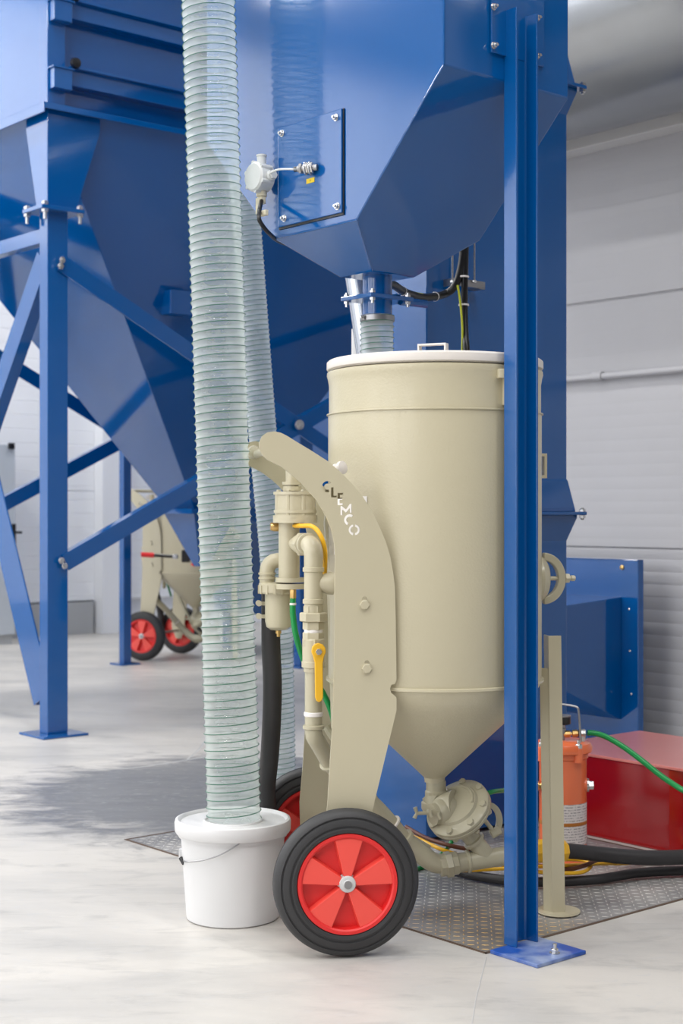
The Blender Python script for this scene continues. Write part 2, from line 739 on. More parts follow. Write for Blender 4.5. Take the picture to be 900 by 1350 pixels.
# right wall (near part)
QW = 5.68
mb = MB()
mb.abox(-8, 5.455, QW + 0.05, QW + 0.12, 0, CEIL)
wr_ = struct(mb.build('wall_right', M_wallgrey))
zz = [-0.0, 0.934, 2.15, 3.37, 4.6, 5.8]
for i in range(5):
    ribbed_panel(-3.5, 5.455, zz[i], zz[i + 1], QW, 1, 'q', depth=0.0012 if i < 1 else 0.0003).build('wall_panel', M_wallgrey, wr_, smooth=20)
mb = MB()
mb.abox(5.4, 5.46, QW, 9.1, 0, CEIL)
struct(mb.build('wall_right_return', M_wallgrey))
mb = MB()
mb.abox(5.4, 12, 9, 9.1, 0, CEIL)
struct(mb.build('wall_right_far', M_wallwhite))
# back wall
PB = 11.81
mb = MB()
mb.abox(PB + 0.05, PB + 0.12, -9, 9, 0, CEIL)
wb = struct(mb.build('wall_back', M_wallwhite))
z = 0.30
k = 0
while z < CEIL - 0.1:
    z1 = min(z + 1.0, CEIL)
    ribbed_panel(-4, 9, z, z1, PB, 1, 'p', pitch=0.125, depth=0.004).build('wall_panel', M_wallwhite, wb, smooth=20)
    z = z1
mb = MB()
mb.abox(PB - 0.03, PB + 0.05, -4, 7.0, 0, 0.29)
struct(mb.build('baseboard_back', M_plinth))
# white pilaster on the back wall
c1 = onp(132, 838, PB - 0.1)
c2 = onp(158, 838, PB - 0.1)
q1, q2 = c1.dot(B), c2.dot(B)
mb = MB()
mb.abox(PB - 0.14, PB + 0.02, q1, q1 + (q2 - q1) * 1.15, 0, CEIL)
struct(mb.build('trim_1', M_wallwhite, bevel=0.005))
# left wall and near wall of the hall
mb = MB()
mb.abox(-8, 12, -9.1, -9, 0, CEIL)
struct(mb.build('wall_left', M_leftwall))
mb = MB()
mb.abox(-8.1, -8, -9, 6, 0, CEIL)
struct(mb.build('wall_near', M_nearwall))

# thin sealed cracks in the slab
for n_t, pp_ in enumerate(([fl(641, 1262), fl(634, 1290), fl(627, 1318), fl(618, 1375)], [fl(120, 1016), fl(180, 1012), fl(246, 1002), fl(275, 997)], [fl(246, 1002), fl(262, 988), fl(272, 975)])):
    mb = MB()
    for k in range(len(pp_) - 1):
        dd = (pp_[k + 1] - pp_[k]).normalized()
        sd_ = Z.cross(dd) * (0.002 if n_t == 0 else 0.006)
        mb.hexa([pp_[k] - sd_ - Z * 0.001, pp_[k + 1] - sd_ - Z * 0.001, pp_[k + 1] + sd_ - Z * 0.001, pp_[k] + sd_ - Z * 0.001],
                [pp_[k] - sd_ * .6 + Z * 0.0006, pp_[k + 1] - sd_ * .6 + Z * 0.0006, pp_[k + 1] + sd_ * .6 + Z * 0.0006, pp_[k] + sd_ * .6 + Z * 0.0006])
    struct(mb.build('trim_%d' % (n_t + 2), mat('slab_filler', srgb(178, 178, 178), 0.7), smooth=0))

# ================================================================== PIT COVER (checker plate)
near = fl(640, 1258)
pn, qn = near.dot(A), near.dot(B)
Lp, Lq = 1.70, 1.22
t = thing('pit_cover', 'worn steel tread plate pit cover set in the concrete floor', 'pit cover', near)
mb = MB()
mb.abox(pn + 0.012, pn + Lp / 2 - 0.003, qn + 0.012, qn + Lq - 0.012, 0.0, 0.0015)
mb.build('tread_plate', M_check, t, smooth=0)
mb = MB()
mb.abox(pn + Lp / 2 + 0.003, pn + Lp - 0.012, qn + 0.012, qn + Lq - 0.012, 0.0, 0.0015)
mb.build('tread_plate', M_check, t, smooth=0)
mb = MB()
for (a0, a1, b0, b1) in ((pn, pn + Lp, qn, qn + 0.008), (pn, pn + Lp, qn + Lq - 0.008, qn + Lq), (pn, pn + 0.008, qn, qn + Lq),
                         (pn + Lp - 0.008, pn + Lp, qn, qn + Lq)):
    mb.abox(a0, a1, b0, b1, 0.0, 0.0018)
mb.build('edge_frame', mat('rusty_edge', srgb(92, 74, 60), 0.6), t, smooth=0)
mb = MB()
pitch = 0.026
ni, nj = int(Lp / pitch), int(Lq / pitch)
for i in range(1, ni):
    for j in range(1, nj):
        p, q = pn + i * pitch, qn + j * pitch
        if abs(p - (pn + Lp / 2)) < 0.012:
            continue
        ax = (A + B).normalized() if (i + j) % 2 else (A - B).normalized()
        sd = Z.cross(ax)
        c = AB(p, q, 0.0015)
        l, wd, h = 0.0105, 0.003, 0.0011
        v = [c - ax * l, c - sd * wd, c + ax * l, c + sd * wd]
        tp = [c - ax * l * .6 + Z * h, c - sd * wd * .4 + Z * h, c + ax * l * .6 + Z * h, c + sd * wd * .4 + Z * h]
        vb = [mb.bm.verts.new(x) for x in v]
        vt = [mb.bm.verts.new(x) for x in tp]
        mb.bm.faces.new(vt)
        for k in range(4):
            mb.bm.faces.new([vb[k], vb[(k + 1) % 4], vt[(k + 1) % 4], vt[k]])
o = mb.build('raised_tears', M_tear, t, smooth=0)
o['kind'] = 'stuff'

# ================================================================== NEAR HOPPER
C1 = Vector((0.251, 3.627, 0))
hp0, hq0 = C1.dot(A), C1.dot(B)
HL, HD = 1.01, 0.46            # along A, along B
ZS, ZF, ZO = 2.207, 1.876, 1.770
t = thing('abrasive_hopper', 'large glossy blue steel hopper over the nearest blast pot', 'hopper', AB(hp0 + HL / 2, hq0 + HD / 2, ZO))
# outlet rectangle
op0, op1 = hp0 + 0.436, hp0 + 0.574
oq0, oq1 = hq0 + 0.15, hq0 + 0.31
sf = 0.327                      # where the sloping ends reach the lower fold


def ring(p0, p1, q0, q1, z):
    return [AB(p0, q0, z), AB(p1, q0, z), AB(p1, q1, z), AB(p0, q1, z)]


mb = MB()
mb.loft([ring(hp0, hp0 + HL, hq0, hq0 + HD, 3.6), ring(hp0, hp0 + HL, hq0, hq0 + HD, ZS),
         ring(hp0 + sf, hp0 + HL - sf, hq0, hq0 + HD, ZF), ring(op0, op1, oq0, oq1, ZO)], caps=True)
mb.build('hopper_body', M_blue, t, smooth=0, bevel=0.004)
# welded seam beads on the folds
mb = MB()
for (u, v) in ((AB(hp0, hq0, 3.6), AB(hp0, hq0, ZS)), (AB(hp0, hq0, ZS), AB(hp0 + sf, hq0, ZF)), (AB(hp0 + sf, hq0, ZF), AB(op0, oq0, ZO)),
               (AB(hp0 + sf, hq0, ZF), AB(hp0 + HL - sf, hq0, ZF))):
    d = (v - u)
    n = int(d.length / 0.02)
    pts = [u + d * (i / n) + Vector((random.uniform(-1, 1), random.uniform(-1, 1), random.uniform(-1, 1))) * 0.0006 for i in range(n + 1)]
    mb.tube(pts, 0.003, 6)
mb.build('weld_seam', M_blue, t)
# access panel
pl = [onq(366, 168, hq0), onq(453, 147, hq0), onq(455, 283, hq0), onq(372, 297, hq0)]
p0_, p1_ = pl[1].dot(A), (pl[0].dot(A) + pl[3].dot(A)) / 2
z1_, z0_ = (pl[0].z + pl[1].z) / 2, (pl[2].z + pl[3].z) / 2
mb = MB()
mb.abox(p0_, p1_, hq0 - 0.008, hq0, z0_, z1_)
pan = mb.build('access_panel', M_blue, t, smooth=0, bevel=0.002)
mb = MB()
mb.abox(p0_ - 0.004, p0_, hq0 - 0.004, hq0, z0_ - 0.004, z1_)
mb.abox(p0_ - 0.004, p1_, hq0 - 0.004, hq0, z0_ - 0.006, z0_)
mb.build('gasket', M_cable, pan, smooth=0)
for (px, py) in ((372, 176), (443, 155), (445, 272), (375, 288)):
    c = onq(px, py, hq0 - 0.008)
    mb = MB()
    mb.cyl(c, c - B * 0.002, 0.010, 20)
    mb.nut(c - B * 0.002, -B, 0.0075, 0.007)
    mb.cyl(c - B * 0.009, c - B * 0.014, 0.004, 12)
    mb.build('bolt', M_chrome, pan)
st = onq(409, 238, hq0 - 0.009)
mb = MB()
mb.box(st, A, B, Z, 0.034, 0.001, 0.013)
mb.build('sticker', mat('yellow_sticker', srgb(235, 205, 40), 0.5), pan, smooth=0)
mb = MB()
for dx in (-0.003, 0.003):
    mb.box(st - B * 0.0008, A + Z * (1.2 if dx > 0 else -1.2), B, Z, 0.006, 0.0005, 0.001)
mb.build('sticker_mark', M_black, pan, smooth=0)
# outlet spigot
oc = AB((op0 + op1) / 2, (oq0 + oq1) / 2, ZO)
mb = MB()
mb.lathe(oc + Z * 0.01, -Z, [(0.042, 0), (0.042, 0.125)], 36)
mb.build('outlet_spigot', M_blue, t)
mb = MB()
mb.box(oc - Z * 0.062, A, B, Z, 0.13, 0.16, 0.012)
mb.box(oc - Z * 0.054 + B * 0.02 - A * 0.06, A, B, Z, 0.02, 0.02, 0.004)
fln = mb.build('outlet_flange', M_blue, t, smooth=0, bevel=0.002)
for sx in (-1, 1):
    for sy in (-1, 1):
        c = oc - Z * 0.068 + A * sx * 0.055 + B * sy * 0.066
        mb = MB()
        mb.nut(c, -Z, 0.0085, 0.008)
        mb.nut(c + Z * 0.012, Z, 0.0085, 0.007)
        mb.cyl(c - Z * 0.016, c + Z * 0.024, 0.0045, 10)
        mb.build('bolt', M_chrome, fln)
mb = MB()
mb.cyl(oc - Z * 0.064 + B * 0.06 - A * 0.03, oc - Z * 0.064 + B * 0.16 - A * 0.03, 0.012, 10)
mb.build('lever_stub', M_blue, t)

# hose 3: from the outlet into the pot lid
top = oc - Z * 0.108
bot = Vector((top.x - 0.001, top.y - 0.005, 1.50))
h3 = thing('feed_hose', 'short clear spiral hose joining the blue hopper outlet to the pot lid', 'hose', bot)
corrugated('x', [top, bot], 0.0475, 0.0155, 0.003, M_pvc2, M_wire, 0.0009, parent_thing=h3, n=36)
mb = MB()
mb.lathe(top, -Z, [(0.046, 0), (0.049, 0.002), (0.049, 0.016), (0.046, 0.018)], 36, caps=False)
cl = mb.build('hose_clamp', M_steel, h3)
mb = MB()
mb.box(top - Z * 0.009 + Vector((-0.042, -0.03, 0)), Vector((1, 0, 0)), Vector((0, 1, 0)), Z, 0.012, 0.02, 0.012)
mb.build('clamp_screw', M_chrome, cl, bevel=0.002)

# ================================================================== BLUE CHANNEL COLUMN
Pc = Vector((0.413, 3.764, 0))


def channel(mb, P, fw, dp, th, z0, z1):
    # web along B from P, flanges towards -A
    mb.box(P + B * dp / 2 - A * th / 2 + Z * (z0 + z1) / 2, A, B, Z, th, dp, z1 - z0)
    for s_ in (0, 1):
        q = th * 0.6 + s_ * (dp - th * 1.2)
        c = P + B * q - A * fw / 2 + Z * (z0 + z1) / 2
        mb.box(c, A, B, Z, fw, th * 1.2, z1 - z0)


col_ = thing('channel_column', 'blue steel channel column in front of the nearest blast pot', 'column', Pc + B * 0.04)
ZT = 2.385
mb = MB()
fw, dp, th = 0.043, 0.082, 0.007
prof = [(0, 0), (-fw, 0), (-fw, 0.006), (-th - 0.004, 0.010), (-th, 0.014), (-th, dp - 0.014), (-th - 0.004, dp - 0.010), (-fw, dp - 0.006), (-fw, dp), (0, dp)]
mb.loft([[Pc + A * x + B * y + Z * 0.01 for x, y in prof], [Pc + A * x + B * y + Z * ZT for x, y in prof]])
mb.build('channel_post', M_blue2, col_, smooth=0, bevel=0.0015)
bc = (fl(647, 1257) + fl(771, 1258.5)) / 2
mb = MB()
mb.box(Vector((bc.x, bc.y, 0.005)), A, B, Z, 0.16, 0.18, 0.010)
M_dusty = mat('dusty_blue_paint', srgb(0, 80, 155), 0.35)
_n = M_dusty.node_tree
_t = _n.nodes.new('ShaderNodeTexCoord'); _z = _n.nodes.new('ShaderNodeTexNoise'); _z.inputs['Scale'].default_value = 9; _z.inputs['Detail'].default_value = 7
_m = _n.nodes.new('ShaderNodeMapRange'); _m.inputs['From Min'].default_value = 0.42; _m.inputs['From Max'].default_value = 0.68
_x = _n.nodes.new('ShaderNodeMix'); _x.data_type = 'RGBA'; _x.inputs['A'].default_value = srgb(28, 78, 165); _x.inputs['B'].default_value = srgb(170, 185, 210)
_n.links.new(_t.outputs['Object'], _z.inputs['Vector']); _n.links.new(_z.outputs['Fac'], _m.inputs['Value']); _n.links.new(_m.outputs['Result'], _x.inputs['Factor'])
_n.links.new(_x.outputs['Result'], _n.nodes['Principled BSDF'].inputs['Base Color'])
bp = mb.build('base_plate', M_dusty, col_, smooth=0, bevel=0.002)
ab = fl(731, 1257, 0.01)
mb = MB()
mb.cyl(ab, ab + Z * 0.003, 0.013, 20)
mb.nut(ab + Z * 0.003, Z, 0.010, 0.009)
mb.cyl(ab + Z * 0.012, ab + Z * 0.024, 0.0055, 12)
mb.build('anchor_bolt', M_chrome, bp)
mb = MB()
pa = Pc - B * 0.052
mb.abox(pa.dot(A) - 0.0085, pa.dot(A) - 0.0004, pa.dot(B), pa.dot(B) + 0.195, 2.268, 2.75)
mp = mb.build('mounting_plate', M_blue2, col_, smooth=0, bevel=0.002)
for (px, py) in ((650, 9), (650, 60), (707, 24), (707, 74)):
    c = onp(px, py, pa.dot(A) - 0.0085)
    mb = MB()
    mb.cyl(c, c - A * 0.002, 0.009, 20)
    mb.nut(c - A * 0.002, -A, 0.0072, 0.007)
    mb.cyl(c - A * 0.009, c - A * 0.015, 0.004, 10)
    mb.build('bolt', M_chrome, mp)

# ================================================================== SENSOR BOX on the hopper, with sensor and cable
sb = at(341, 234, 4.12)
sbt = thing('junction_box', 'round light grey junction box fixed beside the hopper access panel', 'junction box', sb)
mb = MB()
fx = -B
mb.lathe(sb + B * 0.030, fx, [(0.034, 0), (0.039, 0.003), (0.040, 0.030), (0.041, 0.034), (0.041, 0.046), (0.036, 0.052), (0.0, 0.053)], 28)
mb.build('housing', M_greyplastic, sbt)
for k in range(6):
    mb = MB()
    an = k * PI / 3 + 0.4
    d = A * math.cos(an) + Z * math.sin(an)
    c = sb + d * 0.040 + B * 0.0
    mb.cyl(c + B * 0.02, c - B * 0.018, 0.006, 12)
    mb.build('screw_boss', M_greyplastic, sbt)
mb = MB()
mb.cyl(sb + Z * 0.036 + B * 0.01, sb + Z * 0.060 + B * 0.01, 0.013, 20)
mb.cyl(sb + Z * 0.060 + B * 0.01, sb + Z * 0.064 + B * 0.01, 0.015, 20)
mb.build('top_entry', M_greyplastic, sbt)
mb = MB()
mb.cyl(sb - A * 0.036 + B * 0.01, sb - A * 0.052 + B * 0.01, 0.014, 20)
mb.nut(sb - A * 0.045 + B * 0.01, -A, 0.012, 0.014)
mb.build('side_gland', M_greyplastic, sbt)
mb = MB()
mb.cyl(sb - Z * 0.036 + B * 0.01, sb - Z * 0.052 + B * 0.01, 0.015, 20)
mb.nut(sb - Z * 0.052 + B * 0.01, -Z, 0.013, 0.02)
mb.box(sb - Z * 0.078 + B * 0.004 + A * 0.008, A, B, Z, 0.014, 0.008, 0.045)
mb.build('bottom_gland', M_ivory, sbt, bevel=0.001)
mb = MB()
cc = at(348, 281, 4.05)
mb.box(cc, A, B, Z, 0.026, 0.01, 0.015)
mb.build('cable_clip', M_ivory, sbt, bevel=0.001)
g0 = onq(402, 222, hq0 - 0.03)
pts = smooth_path([sb - A * 0.03 - Z * 0.002 + B * 0.0, at(365, 224, 4.05), at(385, 223, 3.99), g0 + A * 0.028 - B * 0.004], 8)
ps = thing('proximity_sensor', 'threaded brass proximity sensor screwed through the hopper access panel', 'sensor', g0)
dS = (B * 0.55 - A).normalized()
mb = MB()
mb.tube(pts, 0.0028, 10)
mb.build('sensor_lead', M_greyplastic, ps)
mb = MB()
mb.cyl(g0 - dS * 0.032, g0 - dS * 0.02, 0.007, 16)
mb.build('lead_grip', M_black, ps)
mb = MB()
mb.cyl(g0 - dS * 0.022, g0 + dS * 0.036, 0.0085, 18)
mb.nut(g0 - dS * 0.016, dS, 0.0145, 0.008)
mb.build('threaded_barrel', M_steel, ps)
for k in (0.0, 0.013):
    mb = MB()
    mb.lathe(g0 + dS * k, dS, [(0.017, 0), (0.018, 0.001), (0.018, 0.004), (0.017, 0.005)], 24)
    mb.nut(g0 + dS * (k + 0.005), dS, 0.0155, 0.006)
    mb.build('lock_nut', M_chrome, ps)
pts = smooth_path([sb - Z * 0.06 + B * 0.01, at(341, 285, 4.03), at(345, 296, 4.04), at(354, 307, 4.08), at(366, 317, 4.18), at(380, 322, 4.32), at(400, 322, 4.5)], 8)
mb = MB()
mb.tube(pts, 0.006, 12)
tag(mb.build('black_cable', M_cable), 'black cable curving from the round junction box under the hopper', 'cable')

# ================================================================== TOWER behind the pot
t0 = Vector((0.284, 4.95, 0))
tp, tq = t0.dot(A), t0.dot(B)
tw = thing('elevator_casing', 'tall blue bucket elevator casing behind the beige blast pot', 'elevator', AB(tp + 0.17, tq + 0.35))
TA, TB = 0.36, 0.706
mb = MB()
mb.abox(tp, tp + TA, tq, tq + TB, 0.015, 1.02)
mb.build('lower_casing', M_blue, tw, smooth=0, bevel=0.003)
mb = MB()
mb.abox(tp, tp + TA, tq, tq + TB, 1.19, 2.66)
mb.build('upper_casing', M_blue, tw, smooth=0, bevel=0.003)


def flange(zc, name):
    e = 0.030
    mb = MB()
    mb.loft([ring(tp, tp + TA, tq, tq + TB, zc - 0.10), ring(tp - e * .9, tp + TA + e * .9, tq - e * .9, tq + TB + e * .9, zc - 0.015),
             ring(tp - e * .9, tp + TA + e * .9, tq - e * .9, tq + TB + e * .9, zc - 0.006)])
    mb.loft([ring(tp - e * .75, tp + TA + e * .75, tq - e * .75, tq + TB + e * .75, zc + 0.006),
             ring(tp - e * .7, tp + TA + e * .7, tq - e * .7, tq + TB + e * .7, zc + 0.02),
             ring(tp - e * .1, tp + TA + e * .1, tq - e * .1, tq + TB + e * .1, zc + 0.12), ring(tp, tp + TA, tq, tq + TB, zc + 0.125)])
    mb.abox(tp - e - 0.022, tp + TA + e + 0.022, tq - e - 0.022, tq + TB + e + 0.022, zc - 0.006, zc + 0.006)
    f = mb.build(name, M_blue, tw, smooth=0, bevel=0.002)
    for q in (tq + TB + e + 0.010, tq + TB * .5, tq - e - 0.010):
        for p in ((tp - e - 0.010), (tp + TA + e + 0.010)):
            c = AB(p, q, zc)
            mb = MB()
            mb.nut(c + Z * 0.006, Z, 0.012, 0.01)
            mb.nut(c - Z * 0.006, -Z, 0.012, 0.012)
            mb.cyl(c - Z * 0.024, c + Z * 0.02, 0.006, 10)
            mb.build('bolt', M_chrome, f)


flange(1.105, 'middle_flange')
flange(2.66, 'upper_flange')
mb = MB()
mb.abox(tp, tp + TA, tq, tq + TB, 2.78, 4.6)
mb.build('head_casing', M_blue, tw, smooth=0, bevel=0.003)

# cables on the casing
br = at(620, 371, 4.93)
bt = thing('cable_bracket', 'small galvanised rail bracket holding black cables under the hopper', 'bracket', br)
qa = onp(598, 371, tp - 0.05)
qb = onp(638, 371, tp - 0.05)
mb = MB()
mb.abox(tp - 0.055, tp - 0.045, qa.dot(B), qb.dot(B), qa.z - 0.012, qa.z + 0.012)
mb.abox(tp - 0.055, tp, qa.dot(B), qa.dot(B) + 0.006, qa.z - 0.012, qa.z + 0.012)
mb.abox(tp - 0.055, tp - 0.005, qb.dot(B) - 0.03, qb.dot(B), qa.z - 0.014, qa.z - 0.008)
mb.build('rail', M_steel, bt, smooth=0, bevel=0.001)
for px in (596, 611, 625):
    a_ = onp(px, 372, tp - 0.06)
    mb = MB()
    mb.cyl(a_, a_ + Z * 0.30, 0.0035, 10)
    mb.nut(a_ - Z * 0.002, Z, 0.008, 0.008)
    mb.build('threaded_rod', M_chrome, bt)
Yc = 4.80
pts = smooth_path([at(500, 372, 4.3), at(517, 375, 4.4), at(535, 386, 4.55), at(560, 392, 4.68), at(585, 388, Yc), at(600, 376, Yc), at(608, 350, Yc), at(611, 318, Yc), at(612, 290, Yc)], 8)
mb = MB()
mb.tube(pts, 0.0125, 12)
cb1 = tag(mb.build('black_cable_sleeve', M_cable), 'black sleeved cable drooping from hopper outlet to the rail bracket', 'cable')
mb = MB()
pts2 = [p + Vector((0.0, -0.012, 0.008)) for p in pts[:24]]
mb.tube(pts2, 0.0025, 8)
mb.build('earth_wire', mat('yellow_green', srgb(190, 195, 40), 0.4), cb1)
for idx in (14, 28):
    mb = MB()
    d = (pts[idx + 1] - pts[idx - 1]).normalized()
    mb.lathe(pts[idx], d, [(0.0145, -0.003), (0.0155, 0), (0.0145, 0.003)], 16, caps=False)
    mb.build('cable_tie', M_label, cb1)
pts = smooth_path([at(614, 280, Yc), at(613, 340, Yc), at(612, 400, Yc), at(613, 440, Yc - 0.02), at(615, 470, Yc - 0.05), at(616, 560, Yc - 0.05), at(616, 700, Yc)], 8)
mb = MB()
mb.tube(pts, 0.011, 12)
cb2 = tag(mb.build('black_cable_drop', M_cable), 'black cable dropping straight down behind the pot lid', 'cable')
mb = MB()
mb.tube(smooth_path([at(603, 376, Yc - 0.02), at(606, 395, Yc - 0.02), at(609, 430, Yc - 0.03), at(609, 470, Yc - 0.03)], 8), 0.0035, 8)
mb.build('earth_wire', bpy.data.materials['yellow_green'], cb2)
for py in (365, 402):
    mb = MB()
    c = at(611, py, Yc)
    mb.lathe(c, Z, [(0.0165, -0.003), (0.0175, 0), (0.0165, 0.003)], 16, caps=False)
    mb.build('cable_tie', M_label, cb2)

# silver flexible duct and white pipe behind the outlet
mb = MB()
d0, d1 = at(470, 352, 4.75), at(489, 480, 4.75)
mb.tube([d0, d0.lerp(d1, 0.5), d1] + smooth_path([at(497, 540, 4.76), at(510, 610, 4.80), at(530, 660, 4.88), at(538, 690, 4.97)], 5), 0.042, 28)
tag(mb.build('foil_duct', M_foil), 'slanting shiny silver duct behind the hopper outlet', 'duct')
mb = MB()
mb.cyl(at(472, 434, 4.85), at(472, 1121, 4.85), 0.022, 20)
tag(mb.build('white_pipe', M_bucket), 'white upright pipe behind the pot lid beside the silver duct', 'pipe')

# ================================================================== BIG CLEAR HOSE + BUCKET + REAR HOSE
BX, BY = -0.298, 4.06
hb = Vector((BX + 0.003, BY, 0.268))
ht = at(274, -10, 4.12)
hdir = (ht - hb).normalized()
corrugated('clear_hose', [hb, ht + hdir * 0.4], 0.0750, 0.0224, 0.0042, M_pvc, M_wire, 0.0011, n=52,
           label='thick clear spiral suction hose standing in the white bucket')
corrugated('clear_hose', [at(372, 1112, 4.95), at(365, 800, 4.93), at(345, 560, 4.92), at(324, 280, 4.92), at(312, 120, 4.9)], 0.049, 0.0165, 0.0028, M_pvc2, M_wire, 0.0009, n=36,
           label='thinner clear spiral hose running behind the thick one')

bk = thing('bucket', 'white plastic lidded bucket with wire handle under the thick hose', 'bucket', (BX, BY, 0))
O = Vector((BX, BY, 0))
mb = MB()
mb.lathe(O, Z, [(0.122, 0.0), (0.127, 0.004), (0.142, 0.225), (0.149, 0.226), (0.150, 0.238), (0.144, 0.240)], 64, caps=True)
body = mb.build('bucket_body', M_bucket, bk, smooth=40)
mb = MB()
mb.lathe(O, Z, [(0.146, 0.236), (0.155, 0.234), (0.1585, 0.240), (0.1595, 0.262), (0.157, 0.270), (0.151, 0.272), (0.146, 0.268), (0.144, 0.263), (0.082, 0.263), (0.080, 0.268), (0.076, 0.268), (0.075, 0.262)], 64, caps=True)
mb.build('bucket_lid', M_bucket, bk, smooth=40)
Rb = 0.147
bail = [raycyl(px, py, BX, BY, Rb + 0.006) for px, py in ((326, 1100), (318, 1110), (305, 1119), (288, 1128), (268, 1134), (252, 1136), (245, 1136))]
mb = MB()
mb.tube(smooth_path(bail + [at(241, 1134, BY - 0.03), at(237, 1127, BY)], 6), 0.0019, 8)
mb.build('wire_handle', M_steel, bk)
for (px, py, s_) in ((326, 1099, 1), (238, 1128, 0)):
    c = raycyl(px, py, BX, BY, Rb - 0.002) if s_ else at(239, 1126, BY)
    rad = (c - Vector((BX, BY, c.z))).normalized()
    tg = Z.cross(rad)
    mb = MB()
    mb.box(c, tg, rad, Z, 0.022, 0.012, 0.030)
    mb.build('handle_ear', M_bucket, bk, smooth=0, bevel=0.002)
c = at(240, 1134, BY - 0.03)
mb = MB()
mb.cyl(c - Vector((0.004, 0.0, -0.006)), c + Vector((0.006, -0.012, -0.006)), 0.006, 14)
mb.build('handle_plug', M_black, bk)

# ================================================================== BLAST POT (local frame: x towards the leg, y away from the camera)
Mx, My = -0.033, 3.995
U = Vector((0.989, 0.148)).normalized()
V = Vector((-U.y, U.x))
pot = thing('blast_pot', 'beige wheeled blast pot beside the blue channel column in front', 'blast pot', (Mx, My, 0.0015), math.atan2(U.y, U.x),
            None)
LOCALMODE[0] = True             # children are built in the pot's own frame


def cv(px, py, v):
    k = (px - 450) / F
    u = (k * (My + v * V.y) - Mx - v * V.x) / (U.x - k * U.y)
    Y = My + u * U.y + v * V.y
    return Vector((u, v, H - (py - 675) / F * Y))


X1 = Vector((1, 0, 0))
Y1 = Vector((0, 1, 0))
LC = 0.29
VR = 0.290
vc = Vector((LC, 0, 0))
mb = MB()
prof = [(0.0, 0.372), (0.027, 0.372), (0.029, 0.385), (0.255, 0.598), (0.272, 0.618), (0.284, 0.640), (VR, 0.652),
        (VR, 1.369), (VR - 0.002, 1.372), (VR - 0.002, 1.450), (VR + 0.001, 1.468), (VR + 0.004, 1.478), (VR + 0.003, 1.486), (VR - 0.008, 1.490), (0.0, 1.490)]
mb.lathe(vc, Z, prof, 96)
vessel = mb.build('vessel', M_beige, pot, smooth=30)
for zc, r_, h_ in ((1.372, 0.0045, 0.003), (0.655, 0.006, 0.006)):
    mb = MB()
    mb.lathe(vc, Z, [(VR - 0.003, zc - h_), (VR + r_, zc - h_ * .5), (VR + r_, zc + h_ * .5), (VR - 0.003, zc + h_)], 96, caps=False)
    mb.build('weld_ring', M_beige_s, vessel)
mb = MB()
mb.lathe(vc, Z, [(0.0, 1.491), (VR - 0.006, 1.491), (VR - 0.004, 1.493), (VR + 0.003, 1.494), (VR + 0.0045, 1.497), (VR + 0.004, 1.514), (VR - 0.002, 1.519), (VR - 0.02, 1.521), (0, 1.523)], 96)
lid = mb.build('lid', M_lid, pot, smooth=30)
mb = MB()
a0, a1 = cv(553, 452, -0.13), cv(588, 450, -0.17)
hd = (a1 - a0)
hd.z = 0
hd.normalize()
zt = 1.548
w_ = 0.011
for c in (a0, a1):
    mb.box(Vector((c.x, c.y, (1.515 + zt) / 2)), hd, Z.cross(hd), Z, 0.005, 0.022, zt - 1.515)
mb.box(Vector(((a0.x + a1.x) / 2, (a0.y + a1.y) / 2, zt)), hd, Z.cross(hd), Z, (a1 - a0).length + 0.005, 0.022, 0.005)
mb.build('lid_handle', M_lid, lid, smooth=0, bevel=0.001)
# hinge lug
mb = MB()
c = cv(659, 494, -0.265)
c.y = -math.sqrt(max((VR) ** 2 - (c.x - LC) ** 2, 0)) if abs(c.x - LC) < VR else c.y
mb.box(c + Vector((0.006, -0.008, 0)), X1, Y1, Z, 0.032, 0.03, 0.024)
mb.build('hinge_lug', M_beige_s, pot, smooth=0, bevel=0.002)
mb = MB()
mb.box(c + Vector((0.010, -0.002, -0.045)), X1, Y1, Z, 0.008, 0.02, 0.07)
mb.build('hinge_web', M_beige_s, pot, smooth=0, bevel=0.002)
# lifting eye bracket on the right
c = cv(718, 615, 0.0)
mb = MB()
x0 = LC + VR - 0.002
zc = c.z
for (za, zb) in ((zc + 0.026, zc + 0.034), (zc - 0.034, zc - 0.026)):
    mb.lbox(x0, x0 + 0.022, -0.012, 0.012, za, zb)
mb.lbox(x0 + 0.018, x0 + 0.026, -0.012, 0.012, zc - 0.034, zc + 0.034)
mb.build('lug_bracket', M_beige_s, pot, smooth=0, bevel=0.001)


# ---- side plates with cut-out lettering
def curve_plate(outline, holes, v, thick):
    cu = bpy.data.curves.new('plate', 'CURVE')
    cu.dimensions = '2D'
    cu.fill_mode = 'BOTH'
    cu.extrude = thick / 2
    for poly in [outline] + holes:
        sp = cu.splines.new('POLY')
        sp.points.add(len(poly) - 1)
        for i, (x, y) in enumerate(poly):
            sp.points[i].co = (x, y, 0, 1)
        sp.use_cyclic_u = True
    tmp = bpy.data.objects.new('tmp', cu)
    COL.objects.link(tmp)
    dg = bpy.context.evaluated_depsgraph_get()
    dg.update()
    me = bpy.data.meshes.new_from_object(tmp.evaluated_get(dg))
    bpy.data.objects.remove(tmp)
    for vt in me.vertices:
        x, y, z_ = vt.co
        vt.co = (x, v + z_, y)
    me.update()
    bm = bmesh.new()
    bm.from_mesh(me)
    bmesh.ops.remove_doubles(bm, verts=bm.verts, dist=1e-6)
    bmesh.ops.recalc_face_normals(bm, faces=bm.faces)
    bm.to_mesh(me)
    bm.free()
    return me


